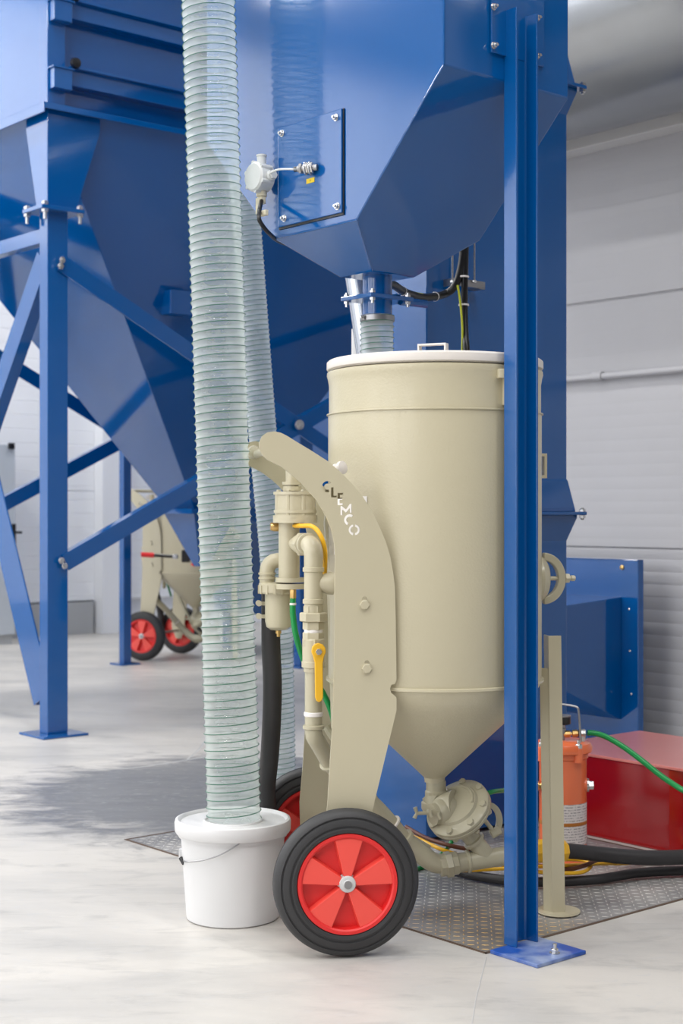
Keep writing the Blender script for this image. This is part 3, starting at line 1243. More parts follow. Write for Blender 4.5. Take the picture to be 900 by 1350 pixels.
VP = -0.258
out_px = [(361, 569.6), (370, 571.5), (378, 575.5), (390, 583), (410, 595), (432, 609), (448, 623), (464, 639), (478, 656), (490, 675), (500, 696), (508, 715), (514, 735),
          (518, 758), (520, 775), (521, 820), (522, 897), (520, 902), (515.5, 903), (513.5, 908), (515, 914), (519, 917), (522, 920), (522, 937), (491, 1066), (487, 1110), (480, 1160), (468, 1190),
          (446, 1190), (428, 1150), (427, 1110), (431.5, 1060), (438, 951), (440.5, 868), (441, 760), (441.5, 735), (440.5, 718), (436, 698), (431, 685), (424, 672), (416, 659), (406, 648),
          (396, 637), (386, 628), (370, 616), (352, 607), (345.5, 601), (341.5, 593), (341.5, 584), (345, 576), (352, 571)]
outline = [(lambda p: (p.x, p.z))(cv(x, y, VP)) for x, y in out_px]


def lz(pts):     # letter points measured in a close-up of the plate, 11.25 px per picture px
    return [(lambda p: (p.x, p.z))(cv(410 + x / 11.25, 620 + y / 11.25, VP)) for x, y in pts]


def ringpts(cx, cy, ro, ri, a0, a1, n=12):
    o_ = [(cx + ro * math.cos(math.radians(a0 + (a1 - a0) * i / n)), cy + ro * math.sin(math.radians(a0 + (a1 - a0) * i / n))) for i in range(n + 1)]
    i_ = [(cx + ri * math.cos(math.radians(a1 + (a0 - a1) * i / n)), cy + ri * math.sin(math.radians(a1 + (a0 - a1) * i / n))) for i in range(n + 1)]
    return o_ + i_


letters = [
    lz(ringpts(240, 252, 84, 46, -50, -290)),
    lz([(292, 262), (330, 262), (330, 386), (380, 386), (380, 412), (292, 412)]),
    lz([(388, 345), (470, 345), (470, 372), (425, 372), (425, 415), (462, 415), (462, 445), (425, 445), (425, 498), (470, 498), (470, 525), (388, 525)]),
    lz([(432, 675), (432, 540), (462, 540), (515, 588), (568, 508), (600, 508), (600, 640), (570, 640), (570, 575), (515, 640), (465, 595), (465, 675)]),
    lz(ringpts(570, 745, 86, 46, -52, -250)),
    lz(ringpts(640, 892, 82, 46, -84, 84)),
    lz(ringpts(634, 892, 82, 46, 96, 264)),
]
slot = []
for (px, py) in ((480, 792), (483, 876)):
    ce = cv(px, py, VP)
    slot.append([(ce.x + 0.0075 * math.cos(2 * PI * k / 16), ce.z + 0.010 * math.sin(2 * PI * k / 16)) for k in range(16)])


def add_mesh(name, me, m, parent, smooth=30):
    if m:
        me.materials.clear()
        me.materials.append(m)
    if smooth:
        me.polygons.foreach_set('use_smooth', [True] * len(me.polygons))
        me.set_sharp_from_angle(angle=math.radians(smooth))
    o = bpy.data.objects.new(name, me)
    COL.objects.link(o)
    o.parent = parent
    return o


sp_near = add_mesh('side_plate', curve_plate(outline, letters + slot, VP, 0.010), M_beige_s, pot)
sp_near['label'] = 'curved beige side plate with a row of cut-out letters'
sp_far = add_mesh('side_plate', curve_plate(outline, slot, -VP, 0.008), M_beige_s, pot)
for (px, py) in ((480, 798), (483, 882)):
    ce = cv(px, py, VP - 0.004)
    mb = MB()
    mb.nut(ce, -Y1, 0.0125, 0.010)
    mb.cyl(ce + Y1 * 0.001, ce - Y1 * 0.0015, 0.0135, 20)
    mb.build('bolt', M_beige_s, sp_near)
# added sheet behind the first letters, its darker colour standing in for shade
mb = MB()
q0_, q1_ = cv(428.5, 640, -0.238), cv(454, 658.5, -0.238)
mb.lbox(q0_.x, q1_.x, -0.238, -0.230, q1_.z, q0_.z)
mb.build('shade_backing', mat('olive_shade', srgb(158, 150, 126), 0.6), pot, smooth=0)
# white data label on the vessel behind the plate
Rl = VR + 0.0015
loc_pts = []
rings = []
for i in range(8):
    px = 440 + (483.5 - 440) * i / 7
    k_ = []
    for py in (655, 732):
        # ray to the vessel in the pot frame
        best = None
        v0 = -VR
        c0 = cv(px, py, v0)
        for _ in range(30):
            du = min(abs(c0.x - LC), Rl)
            v0 = -math.sqrt(Rl * Rl - du * du)
            c0 = cv(px, py, v0)
        k_.append(c0)
    rings.append(k_)
mb = MB()
mb.loft(rings, caps=False, closed=False)
mb.build('data_label', M_label, vessel)
# handle bar with round ends between the plates at the tips, and axle
hbp = cv(346, 597, -0.2)
tipc = cv(362, 590, VP)
mb = MB()
mb.cyl(Vector((tipc.x - 0.002, VP, tipc.z)), Vector((tipc.x - 0.002, -VP, tipc.z)), 0.012, 20)
mb.build('handle_bar', M_beige_s, pot)
kb = cv(335, 597, 0.21)
mb = MB()
mb.lathe(Vector((kb.x, 0.254, kb.z)), -Y1, [(0.010, 0), (0.010, 0.02), (0.017, 0.028), (0.020, 0.04), (0.017, 0.052), (0.006, 0.058)], 20)
mb.build('handle_knob', M_beige_s, pot)
kn = cv(448, 615, -0.22)
mb = MB()
dk = Vector((0.75, -0.66, 0.1)).normalized()
dk = Vector((0.6, -0.75, 0.12)).normalized()
mb.lathe(cv(437, 620, -0.20), dk, [(0.010, 0), (0.010, 0.012), (0.013, 0.013), (0.013, 0.02), (0.010, 0.022), (0.010, 0.03), (0.017, 0.032), (0.017, 0.040), (0.006, 0.043)], 20)
mb.build('relief_valve', M_lid, pot)
AX = 0.0
RW = 0.184
mb = MB()
mb.cyl((0, -0.335, RW), (0, 0.34, RW), 0.010, 20)
mb.build('axle', M_steel, pot)


# ---- wheels
def make_wheel(vc_):
    s = -1
    o = Vector((0, vc_, RW))
    mb = MB()
    tp_ = []
    W = 0.030
    base = [(0.126, -W + 0.006), (0.128, -W), (0.136, -W - 0.002), (0.140, -W - 0.001), (0.141, -W + 0.0015), (0.1445, -W + 0.0015), (0.1455, -W - 0.0015), (0.154, -W - 0.001), (0.162, -W + 0.002),
            (0.1625, -W + 0.005), (0.1655, -W + 0.005), (0.167, -W + 0.002), (0.172, -W + 0.004), (0.178, -W + 0.009), (0.1825, -W + 0.018), (0.184, -0.004), (0.182, -0.003), (0.182, 0.003), (0.184, 0.004), (0.1825, W - 0.018), (0.178, W - 0.009), (0.165, W - 0.002), (0.140, W), (0.128, W), (0.126, W - 0.006)]
    mb.lathe(o, Y1, base + [base[0]], 80, caps=False)
    tyre = mb.build('wheel', M_rubber, pot, smooth=28)
    tyre['label'] = 'black rubber tyre'
    mb = MB()
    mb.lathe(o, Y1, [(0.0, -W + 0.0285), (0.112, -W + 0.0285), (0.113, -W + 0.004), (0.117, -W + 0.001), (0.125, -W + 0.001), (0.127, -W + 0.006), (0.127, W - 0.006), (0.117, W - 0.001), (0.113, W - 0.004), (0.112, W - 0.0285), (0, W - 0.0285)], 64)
    mb.build('rim', M_red_shade, tyre, smooth=28)
    for k in range(5):
        a_ = math.radians(90 - 72 * k - 2)
        hw = math.radians(19)
        mb = MB()
        for (fy, sg) in ((-1, -1), (1, 1)):
            yb = sg * 0.001
            yt = sg * (W - 0.005)
            n = 6
            ringb, ringt = [], []
            P = lambda r, an, y: o + Vector((r * math.cos(an), y, r * math.sin(an)))
            pb, pt = [], []
            hin = math.radians(34)
            pb.append(P(0.022, a_ - hin, yb)), pt.append(P(0.022, a_ - hin * .8, yt))
            for i in range(n + 1):
                an = a_ - hw + 2 * hw * i / n
                pb.append(P(0.1135, an * 1.0, yb))
                pt.append(P(0.1135, a_ - hw * .93 + 2 * hw * .93 * i / n, yt))
            pb.append(P(0.022, a_ + hin, yb)), pt.append(P(0.022, a_ + hin * .8, yt))
            mb.hexa(pb, pt)
        mb.build('spoke', M_red, tyre, smooth=0, bevel=0.0015)
    mb = MB()
    mb.lathe(o + Y1 * -(W + 0.002), Y1, [(0.0, 0.0), (0.010, 0), (0.012, 0.002), (0.019, 0.003), (0.021, 0.006), (0.021, 0.02), (0.024, 0.021), (0.024, 0.025)], 24)
    mb.lathe(o + Y1 * (W + 0.002), -Y1, [(0.0, 0.0), (0.010, 0), (0.012, 0.002), (0.019, 0.003), (0.021, 0.006), (0.021, 0.02)], 24)
    mb.build('hub_cap', M_greyplastic, tyre)


make_wheel(-0.300)
make_wheel(0.318)

# ---- front leg with round foot
ft = cv(736, 1203, 0.0)
lt = cv(727, 838, 0.0)
leg_t, leg_b = Vector((lt.x + 0.002, 0, lt.z)), Vector((ft.x - 0.006, 0, 0.006))
mb = MB()
n_ = 0.037
th = 0.005


def Lsec(c):
    x, y = c.x - n_ / 2, -0.022
    return [Vector((x, y, c.z)), Vector((x + n_, y, c.z)), Vector((x + n_, y + th, c.z)), Vector((x + th, y + th, c.z)), Vector((x + th, y + 0.045, c.z)), Vector((x, y + 0.045, c.z))]


def Usec(c, dw=0.0):
    x, y = c.x - n_ / 2, -0.022
    return [Vector((x, y, c.z)), Vector((x + n_, y, c.z)), Vector((x + n_, y + 0.05, c.z)), Vector((x + n_ - th, y + 0.05, c.z)), Vector((x + n_ - th, y + th, c.z)), Vector((x + th, y + th, c.z)),
            Vector((x + th - 0.001, y + 0.02, c.z)), Vector((x - 0.001, y + 0.02, c.z))]


mb.loft([Lsec(leg_b), Lsec(leg_t)])
# second flange, turned towards the vessel
d2 = Vector((-0.020, 0.02, 0))
mb.loft([[p + Vector((-0.0, 0, 0)) for p in [Vector((leg_b.x - 0.037, 0.0, 0.006)), Vector((leg_b.x - 0.015, -0.02, 0.006)), Vector((leg_b.x - 0.013, -0.016, 0.006)), Vector((leg_b.x - 0.035, 0.004, 0.006))]],
         [Vector((leg_t.x - 0.037, 0.0, leg_t.z - 0.09)), Vector((leg_t.x - 0.015, -0.02, leg_t.z - 0.09)), Vector((leg_t.x - 0.013, -0.016, leg_t.z - 0.09)), Vector((leg_t.x - 0.035, 0.004, leg_t.z - 0.09))]])
leg = mb.build('leg', M_beige_s, pot, smooth=0, bevel=0.001)
mb = MB()
mb.lathe(Vector((ft.x, 0, 0.003)), Z, [(0.058, 0), (0.060, 0.002), (0.059, 0.005), (0.0, 0.006)], 48)
mb.build('foot', M_beige_s, leg)

# ---- handway door on the right
hz = cv(720, 763, 0.0).z
hx = LC + VR
mb = MB()
mb.lathe(Vector((hx - 0.012, -0.01, hz)), X1, [(0.066, 0), (0.066, 0.012), (0.064, 0.014), (0.058, 0.024), (0.045, 0.033), (0.02, 0.040), (0.0, 0.041)], 40)
hw = mb.build('handway_cover', M_olive, pot)
mb = MB()
cc = Vector((hx + 0.012, -0.01, hz))
pts = [cc + X1 * (0.052 * math.sin(a_)) + Z * (0.060 * math.cos(a_)) for a_ in [PI * i / 20 for i in range(21)]]
rg = []
for i, p in enumerate(pts):
    d = (pts[min(i + 1, 20)] - pts[max(i - 1, 0)]).normalized()
    nx = Y1.cross(d).normalized()
    rg.append([p + nx * 0.011 + Y1 * 0.012, p - nx * 0.011 + Y1 * 0.012, p - nx * 0.011 - Y1 * 0.012, p + nx * 0.011 - Y1 * 0.012])
mb.loft(rg)
mb.build('crab_yoke', M_olive, hw, bevel=0.003)
mb = MB()
mb.cyl(cc + X1 * 0.02, cc + X1 * 0.092, 0.006, 14)
mb.nut(cc + X1 * 0.063, X1, 0.014, 0.012)
mb.nut(cc + X1 * 0.080, X1, 0.009, 0.010)
mb.build('crab_bolt', M_beige_s, hw)

# ---- remote control valve, filter and riser at the handle side
VA = 0.02


def pc(px, py, v=VA):
    return cv(px, py, v)


def vcyl(mb, px, y_top, y_bot, rpx, v=VA, n=28):
    a_, b_ = pc(px, y_top, v), pc(px, y_bot, v)
    s = My / F * rpx
    mb.cyl(Vector((a_.x, v, a_.z)), Vector((a_.x, v, b_.z)), s, n)


PXM = 4.0 / F
mb = MB()
vcyl(mb, 389, 652, 689, 27)
vcyl(mb, 389, 649, 653, 29)
vcyl(mb, 389, 673, 677, 28.5)
vcyl(mb, 389, 680, 690, 29.5)
av = mb.build('inlet_valve_cap', M_beige_s, pot)
for k in range(8):
    an = 2 * PI * k / 8 + 0.3
    c = pc(389, 649)
    mb = MB()
    c = Vector((c.x + 0.049 * math.cos(an), VA + 0.049 * math.sin(an), c.z))
    mb.nut(c, Z, 0.006, 0.005)
    mb.cyl(Vector((c.x, c.y, c.z)), Vector((c.x, c.y, pc(389, 690).z)), 0.0085, 10)
    mb.build('bolt', M_beige_s, av)
mb = MB()
vcyl(mb, 385, 610, 652, 8.5)
vcyl(mb, 385, 636, 640, 13)
vcyl(mb, 385, 642, 648, 12)
mb.build('valve_stem', M_beige_s, pot)
mb = MB()
vcyl(mb, 381, 689, 764, 14)
mb.build('valve_body', M_beige_s, pot)
mb = MB()
vcyl(mb, 383, 762, 768, 20)
vcyl(mb, 383, 770, 777, 19.5)
mb.build('valve_base', M_beige_s, pot)
# filter with elbow
mb = MB()
c = pc(366, 768, VA + 0.03)
fx_, fv = c.x, VA + 0.05
z_ = lambda py: pc(366, py, fv).z
mb.lathe(Vector((fx_, fv, 0)), Z, [(0.044, z_(783)), (0.047, z_(783)), (0.050, z_(781)), (0.050, z_(770)), (0.044, z_(768)), (0, z_(768))], 32)
fh = mb.build('filter_head', M_beige_s, pot)
mb = MB()
for k in range(14):
    an = 2 * PI * k / 14
    mb.box(Vector((fx_ + 0.049 * math.cos(an), fv + 0.049 * math.sin(an), (z_(783) + z_(772)) / 2)), Vector((math.cos(an), math.sin(an), 0)), Vector((-math.sin(an), math.cos(an), 0)), Z, 0.006, 0.006, z_(772) - z_(783))
mb.build('head_rib', M_beige_s, fh)
mb = MB()
mb.lathe(Vector((fx_ + 0.004, fv, 0)), Z, [(0.0, z_(832)), (0.022, z_(831)), (0.033, z_(827)), (0.0365, z_(820)), (0.037, z_(783)), (0.0, z_(783))], 36)
mb.build('filter_bowl', M_beige_s, pot)
mb = MB()
mb.cyl(Vector((fx_ + 0.004, fv, z_(840))), Vector((fx_ + 0.004, fv, z_(831))), 0.005, 12)
mb.cyl(Vector((fx_ + 0.004, fv, z_(836))), Vector((fx_ + 0.004, fv, z_(832))), 0.008, 12)
mb.build('drain_cock', M_brass, pot)
mb = MB()
e0 = Vector((pc(352, 768, fv).x, fv, z_(770)))
pts = [e0, e0 + Z * 0.035] + [e0 + Z * 0.035 + X1 * (0.028 - 0.028 * math.cos(a_)) + Z * 0.028 * math.sin(a_) for a_ in (0.4, 0.8, 1.2, PI / 2)] + [e0 + Z * 0.063 + X1 * 0.06]
mb.tube(pts, 0.021, 20)
for dz in (0.012, 0.024):
    mb.lathe(e0 + Z * dz, Z, [(0.02, 0), (0.024, 0.001), (0.024, 0.006), (0.02, 0.007)], 20)
mb.build('inlet_elbow', M_beige_s, pot)
# outlet elbow towards the riser
VRi = -0.14
r0 = pc(413, 722, VRi)
b0 = pc(385, 726, VA)
b0.y = VA
mb = MB()
mid = Vector((r0.x, r0.y, r0.z))
dirr = (Vector((b0.x, b0.y, mid.z)) - mid)
dirr.z = 0
dirr.normalize()
Re = 0.030
cen = mid + dirr * Re - Z * Re + Z * 0.006
pts = [Vector((b0.x, b0.y, cen.z + Re))]
pts += [cen + dirr * 0.02 + Z * Re]
pts += [cen + Z * Re * math.cos(a_) - dirr * Re * math.sin(a_) for a_ in [PI / 2 * i / 8 for i in range(9)]]
pts += [cen - dirr * Re - Z * 0.03]
mb.tube(pts, [0.019, 0.019] + [0.0245] * 9 + [0.0245], 24)
el = mb.build('outlet_elbow', M_beige_s, pot)
mb = MB()
mb.nut(cen + Z * Re + dirr * 0.045, -dirr, 0.034, 0.022)
mb.lathe(cen + Z * Re + dirr * 0.02, -dirr, [(0.028, 0), (0.030, 0.002), (0.030, 0.012), (0.026, 0.014)], 24)
mb.lathe(cen + Z * Re + dirr * 0.075, -dirr, [(0.022, 0), (0.026, 0.002), (0.026, 0.022), (0.022, 0.024)], 24)
mb.build('union_nut', M_beige_s, el)
rx = (cen - dirr * Re).x
rv = (cen - dirr * Re).y
zr = lambda py: cv(415, py, rv).z


def rl(mb, prof, n=28):
    mb.lathe(Vector((rx, rv, 0)), -Z, [(r, -zr(py)) for r, py in prof], n)


mb = MB()
rl(mb, [(0.023, 748), (0.028, 749), (0.028, 754), (0.0245, 755), (0.0245, 790), (0.028, 791), (0.028, 796), (0.024, 797), (0.024, 812)])
tee = mb.build('riser_tee', M_beige_s, pot)
mb = MB()
c0 = Vector((rx, rv, zr(770)))
mb.lathe(c0, X1, [(0.019, 0), (0.021, 0.02), (0.029, 0.038), (0.030, 0.052), (0.018, 0.056)], 24)
mb.build('tee_branch', M_beige_s, tee)
mb = MB()
for (ya, yb, r_) in ((799, 809, 0.026), (808, 820, 0.036), (820, 831, 0.028), (834, 844, 0.028)):
    mb.nut(Vector((rx, rv, zr(yb))), Z, r_, zr(ya) - zr(yb), phase=0.35)
mb.build('pipe_union', M_beige_s, pot)
mb = MB()
rl(mb, [(0.0235, 830), (0.0245, 831), (0.0245, 834), (0.0235, 835)])
mb.build('thread_tape', M_label, pot)
mb = MB()
rl(mb, [(0.026, 842), (0.029, 844), (0.029, 872), (0.031, 873), (0.031, 880), (0.026, 881), (0.026, 886)])
mb.nut(Vector((rx, rv, zr(852))), Z, 0.031, zr(842) - zr(852))
bv = mb.build('ball_valve', M_beige_s, pot)
lc = cv(420, 860, rv - 0.045)
mb = MB()
kp = [(410.5, 860), (411.5, 854), (415, 850), (420, 848.5), (425.5, 850.5), (429, 855), (429.5, 861), (427, 867), (425.5, 875), (426, 920), (424, 925), (420.5, 927), (417, 925), (415.5, 920), (415, 875), (413, 867)]
mb.prism([cv(x, y, rv - 0.044) for x, y in kp], Y1 * 0.008)
lev = mb.build('valve_lever', M_yellow, bv, smooth=30, bevel=0.002)
lev['label'] = 'yellow ball valve lever pointing down'
mb = MB()
mb.cyl(lc - Y1 * 0.001, lc + Y1 * 0.03, 0.007, 14)
mb.nut(lc - Y1 * 0.001, -Y1, 0.0085, 0.006)
mb.build('lever_nut', M_chrome, bv)
# lower riser, elbow, long sloping pipe
VB = -0.06
mb = MB()
bnd = [Vector((rx, rv, zr(884))), Vector((rx, rv, zr(950)))]
s1 = cv(422, 985, rv + 0.02)
s2 = cv(436, 1008, rv + 0.05)
s3 = cv(500, 1070, -0.06)
s4 = cv(536, 1112, -0.04)
mb.tube([bnd[0], bnd[1], Vector((rx, rv, zr(962)))] + smooth_path([cv(414, 972, rv), s1, s2, cv(460, 1033, rv + 0.08), s3, s4], 5), 0.0225, 22)
rp = mb.build('riser_pipe', M_olive, pot)
mb = MB()
rl(mb, [(0.023, 939), (0.025, 940), (0.025, 944), (0.023, 945)])
mb.build('white_band', M_label, rp)
mb = MB()
rl(mb, [(0.024, 956), (0.028, 957), (0.028, 961), (0.0245, 962)])
dE = (s2 - s1).normalized()
mb.lathe(s2 - dE * 0.01, dE, [(0.023, 0), (0.029, 0.001), (0.029, 0.006), (0.023, 0.008)], 24)
mb.build('elbow_collar', M_olive, rp)
dS_ = (s4 - s3).normalized()
mb = MB()
mb.lathe(s4 - dS_ * 0.075, dS_, [(0.023, 0), (0.030, 0.001), (0.030, 0.006), (0.023, 0.007)], 24)
mb.build('pipe_ring', M_lid, rp)
# bottom run: elbow, union, tee to the metering valve
e1 = cv(551, 1124, -0.03)
e2 = cv(572, 1138, -0.03)
e3 = cv(592, 1140, -0.03)
e4 = cv(672, 1128, -0.03)
mb = MB()
mb.tube([s4 - dS_ * 0.02, s4] + smooth_path([e1, e2, e3], 5), 0.0265, 22)
mb.lathe(s4 - dS_ * 0.022, dS_, [(0.026, 0), (0.031, 0.002), (0.031, 0.012), (0.027, 0.014)], 22)
mb.build('bottom_elbow', M_olive, pot)
dR = (e4 - e3).normalized()
mb = MB()
mb.nut(e3 - dR * 0.012, dR, 0.036, 0.020)
mb.lathe(e3 - dR * 0.028, dR, [(0.026, 0), (0.032, 0.002), (0.032, 0.014), (0.032, 0.05), (0.030, 0.052)], 8)
mb.build('bottom_union', M_olive, pot)
mb = MB()
mb.tube([e3, e3 + dR * 0.05, e4], [0.028, 0.026, 0.026], 22)
mb.lathe(e3 + dR * 0.048, dR, [(0.026, 0), (0.031, 0.002), (0.031, 0.008), (0.026, 0.010)], 22)
j1 = cv(640, 1128, -0.03)
j0 = cv(606, 1086, -0.03)
mb.tube([j1, j0], 0.0245, 22)
dJ = (j0 - j1).normalized()
mb.lathe(j1 + dJ * 0.045, dJ, [(0.024, 0), (0.031, 0.002), (0.031, 0.010), (0.0245, 0.012)], 22)
mb.build('pusher_tee', M_olive, pot)
# metering valve
mv = cv(603, 1066, -0.04)
ax = Vector((-0.55, -0.46, 0.70)).normalized()
mb = MB()
mb.lathe(mv - ax * 0.02, ax, [(0.040, -0.012), (0.072, -0.004), (0.090, 0.0), (0.092, 0.003), (0.092, 0.010), (0.089, 0.0115), (0.089, 0.0135), (0.092, 0.015), (0.092, 0.022), (0.088, 0.026), (0.066, 0.032), (0.062, 0.040), (0.030, 0.046), (0.0, 0.047)], 48)
mt = mb.build('metering_valve', M_olive, pot)
x_, y_, _ = frame(ax)
for k in range(8):
    an = 2 * PI * k / 8 + 0.25
    c = mv - ax * 0.022 + (x_ * math.cos(an) + y_ * math.sin(an)) * 0.081
    mb = MB()
    mb.nut(c + ax * 0.024, ax, 0.010, 0.012)
    mb.cyl(c - ax * 0.010, c + ax * 0.034, 0.005, 10)
    mb.nut(c - ax * 0.010, ax, 0.009, 0.008)
    mb.build('cover_bolt', M_olive, mt)
# arc rib on the cover
mb = MB()
for rr, a0_, a1_ in ((0.055, 0.2, 2.4), (0.028, 2.2, 4.4)):
    mb.tube([mv + ax * (0.022 if rr > 0.04 else 0.027) + (x_ * math.cos(a0_ + (a1_ - a0_) * i / 12) + y_ * math.sin(a0_ + (a1_ - a0_) * i / 12)) * rr for i in range(13)], 0.004, 8)
mb.build('cover_rib', M_olive, mt)
# valve throat under the cone
nt_ = Vector((LC, 0, 0))
mb = MB()
nk = cv(580, 1070, 0)
mb.lathe(Vector((LC + 0.004, -0.0, 0)), Z, [(0.032, 0.285), (0.040, 0.30), (0.040, 0.316), (0.034, 0.322), (0.034, 0.328), (0.030, 0.331), (0.030, 0.346), (0.027, 0.350), (0.027, 0.376)], 28)
mb.build('cone_outlet', M_olive, pot)
tb = cv(574, 1070, -0.04)
mb = MB()
mb.lathe(tb + X1 * 0.035, Vector((-0.93, -0.3, -0.12)).normalized(), [(0.030, -0.03), (0.036, -0.01), (0.038, 0.02), (0.034, 0.034), (0.030, 0.038), (0.030, 0.05), (0.0, 0.052)], 24)
mb.tube([Vector((LC, 0, 0.33)), Vector((LC + 0.002, -0.01, 0.30)), mv + ax * 0.01], [0.034, 0.040, 0.045], 20)
th_ = mb.build('valve_throat', M_olive, pot)
wg = cv(549, 1073, -0.06)
mb = MB()
mb.cyl(wg, wg + X1 * 0.03, 0.005, 10)
mb.tube([wg + Z * 0.016 - X1 * 0.004, wg, wg - Z * 0.013 - X1 * 0.006], [0.006, 0.004, 0.006], 10)
mb.build('wing_bolt', M_olive, th_)
for (px, py) in ((567, 1073), (578, 1076)):
    c = cv(px, py, -0.085)
    mb = MB()
    mb.tube([c + Z * 0.009, c, c - Z * 0.009 + X1 * 0.004], [0.0055, 0.004, 0.0055], 10)
    mb.cyl(c, c + Y1 * 0.03, 0.005, 10)
    mb.build('wing_bolt', M_olive, th_)
# bypass loop and handle on the right of the valve
mb = MB()
lp = [cv(x, y, 0.0) for x, y in ((640, 1064), (648, 1063), (655, 1070), (658, 1082), (655, 1095), (647, 1102))]
rg = []
lp = smooth_path(lp, 4)
for i, p in enumerate(lp):
    d = (lp[min(i + 1, len(lp) - 1)] - lp[max(i - 1, 0)]).normalized()
    nx = Y1.cross(d).normalized()
    rg.append([p + nx * 0.008 + Y1 * 0.006, p - nx * 0.008 + Y1 * 0.006, p - nx * 0.008 - Y1 * 0.006, p + nx * 0.008 - Y1 * 0.006])
mb.loft(rg)
mb.cyl(cv(638, 1081, -0.03), cv(653, 1100, -0.03), 0.006, 12)
mb.cyl(cv(647, 1101, -0.03), cv(659, 1094, -0.03), 0.0125, 16)
mb.build('valve_grip', M_olive, pot, bevel=0.001)

# small hoses belonging to the pot
mb = MB()
mb.tube(smooth_path([pc(388, 694, VA - 0.03), pc(398, 694, -0.06), pc(412, 695, -0.1), pc(422, 706, -0.12), pc(428, 725, -0.12), pc(428, 752, -0.09), pc(426, 770, -0.05)], 8), 0.0062, 12)
yh = mb.build('control_hose', M_yelhose, pot)
yh['label'] = 'short yellow air hose curving beside the elbow'
mb = MB()
c = pc(388, 694, VA - 0.03)
mb.cyl(c - X1 * 0.004, c + X1 * 0.012, 0.008, 12)
mb.build('hose_fitting', M_chrome, yh)
mb = MB()
mb.tube(smooth_path([pc(386, 788, 0), pc(386, 810, 0), pc(390, 838, 0), pc(399, 868, 0.02), pc(412, 895, 0.04), pc(426, 915, 0.05), pc(438, 944, 0.06), pc(446, 985, 0.08)], 8), 0.0082, 12)
gh = mb.build('control_hose', M_green, pot)
gh['label'] = 'green air hose running down behind the riser'
mb = MB()
a_ = pc(386, 776, 0)
mb.nut(a_ - Z * 0.028, Z, 0.0095, 0.03)
mb.build('hose_fitting', M_brass, gh)
mb = MB()
c = pc(386, 797, 0)
mb.cyl(c - Z * 0.003, c + Z * 0.003, 0.0092, 12)
mb.build('white_clip', M_label, gh)
mb = MB()
mb.lathe(pc(361, 695, VA + 0.02), X1, [(0.010, -0.01), (0.013, 0.0), (0.013, 0.012), (0.008, 0.02), (0.008, 0.04)], 14)
mb.build('brass_plug', M_brass, pot)
# black blast hose hanging from the filter, with its clamps
mb = MB()
bh = smooth_path([pc(357, 772, 0.12), pc(357, 800, 0.12), pc(357, 850, 0.13), pc(359, 900, 0.14), pc(358, 950, 0.15), pc(355, 1000, 0.20), pc(351, 1040, 0.25), pc(352, 1085, 0.25), pc(356, 1105, 0.25)], 6)
mb.tube(bh, 0.0265, 20)
bho = mb.build('air_supply_hose', M_hoseblk, pot)
bho['label'] = 'thick black rubber air hose'
for py in (796, 813):
    c = pc(356, py, 0.12)
    mb = MB()
    mb.lathe(Vector((c.x, 0.12, c.z)), Z, [(0.0262, -0.005), (0.028, -0.004), (0.028, 0.004), (0.0262, 0.005)], 20, caps=False)
    c2 = pc(341, py, 0.10)
    mb.cyl(c2 - Y1 * 0.01, c2 + Y1 * 0.01, 0.008, 14)
    mb.box((c2 + c) / 2 - Y1 * 0.01, X1, Y1, Z, 0.03, 0.004, 0.010)
    mb.build('hose_clamp', M_ivory, bho)
# dark gusset and support arm between the plates, behind the riser
mb = MB()
mb.tube([cv(440, 640, 0.1), cv(433, 690, 0.05), cv(437, 760, 0.0), cv(440, 860, 0.0), cv(443, 960, 0.0)], 0.014, 12)
mb.build('vent_pipe', M_olive, pot)
# brace from the plates to the wheel axle on the cone side
mb = MB()
for v_ in (0.20,):
    mb.tube([Vector((0.02, v_, 0.50)), Vector((0.20, v_ * 0.7, 0.22)), Vector((0.30, v_ * .6, 0.16))], 0.012, 10)
mb.build('rear_brace', M_olive, pot)
LOCALMODE[0] = False


def copy_tree(o, parent=None):
    c = o.copy()
    COL.objects.link(c)
    if parent:
        c.parent = parent
        c.matrix_parent_inverse = o.matrix_parent_inverse.copy()
    for ch in [x for x in bpy.data.objects if x.parent == o]:
        copy_tree(ch, c)
    return c


bpot = copy_tree(pot)
bpot.location = (-1.375, 11.33, 0)
bpot.rotation_euler = (0, 0, -math.atan2(0.36, 0.93))
bpot['label'] = 'distant beige blast pot with red wheels behind the left blue frame'

# red-gripped lever on the distant pot
g = at(220, 733, 10.6)
gl = thing('dead_man_handle', 'red and black lever control hung on the distant blast pot', 'control handle', g)
mb = MB()
mb.cyl(at(186, 731, 10.6), at(203, 732, 10.6), 0.018, 12)
mb.build('red_grip', mat('grip_red', srgb(215, 30, 35), 0.4), gl)
mb = MB()
mb.cyl(at(203, 732, 10.6), at(235, 734, 10.62), 0.012, 10)
mb.build('black_bar', M_black, gl)
mb = MB()
mb.box(at(231, 734, 10.6), X1, Y1, Z, 0.035, 0.03, 0.035)
mb.build('steel_block', M_chrome, gl, bevel=0.004)
mb = MB()
mb.box(at(245, 733, 10.6), X1, Y1, Z, 0.06, 0.06, 0.09)
mb.build('handle_body', M_black, gl, bevel=0.008)
mb = MB()
mb.tube(smooth_path([at(250, 722, 10.55), at(257, 728, 10.55), at(258, 738, 10.55), at(254, 746, 10.55)], 4), 0.016, 10)
mb.build('guard_arc', bpy.data.materials['grip_red'], gl)

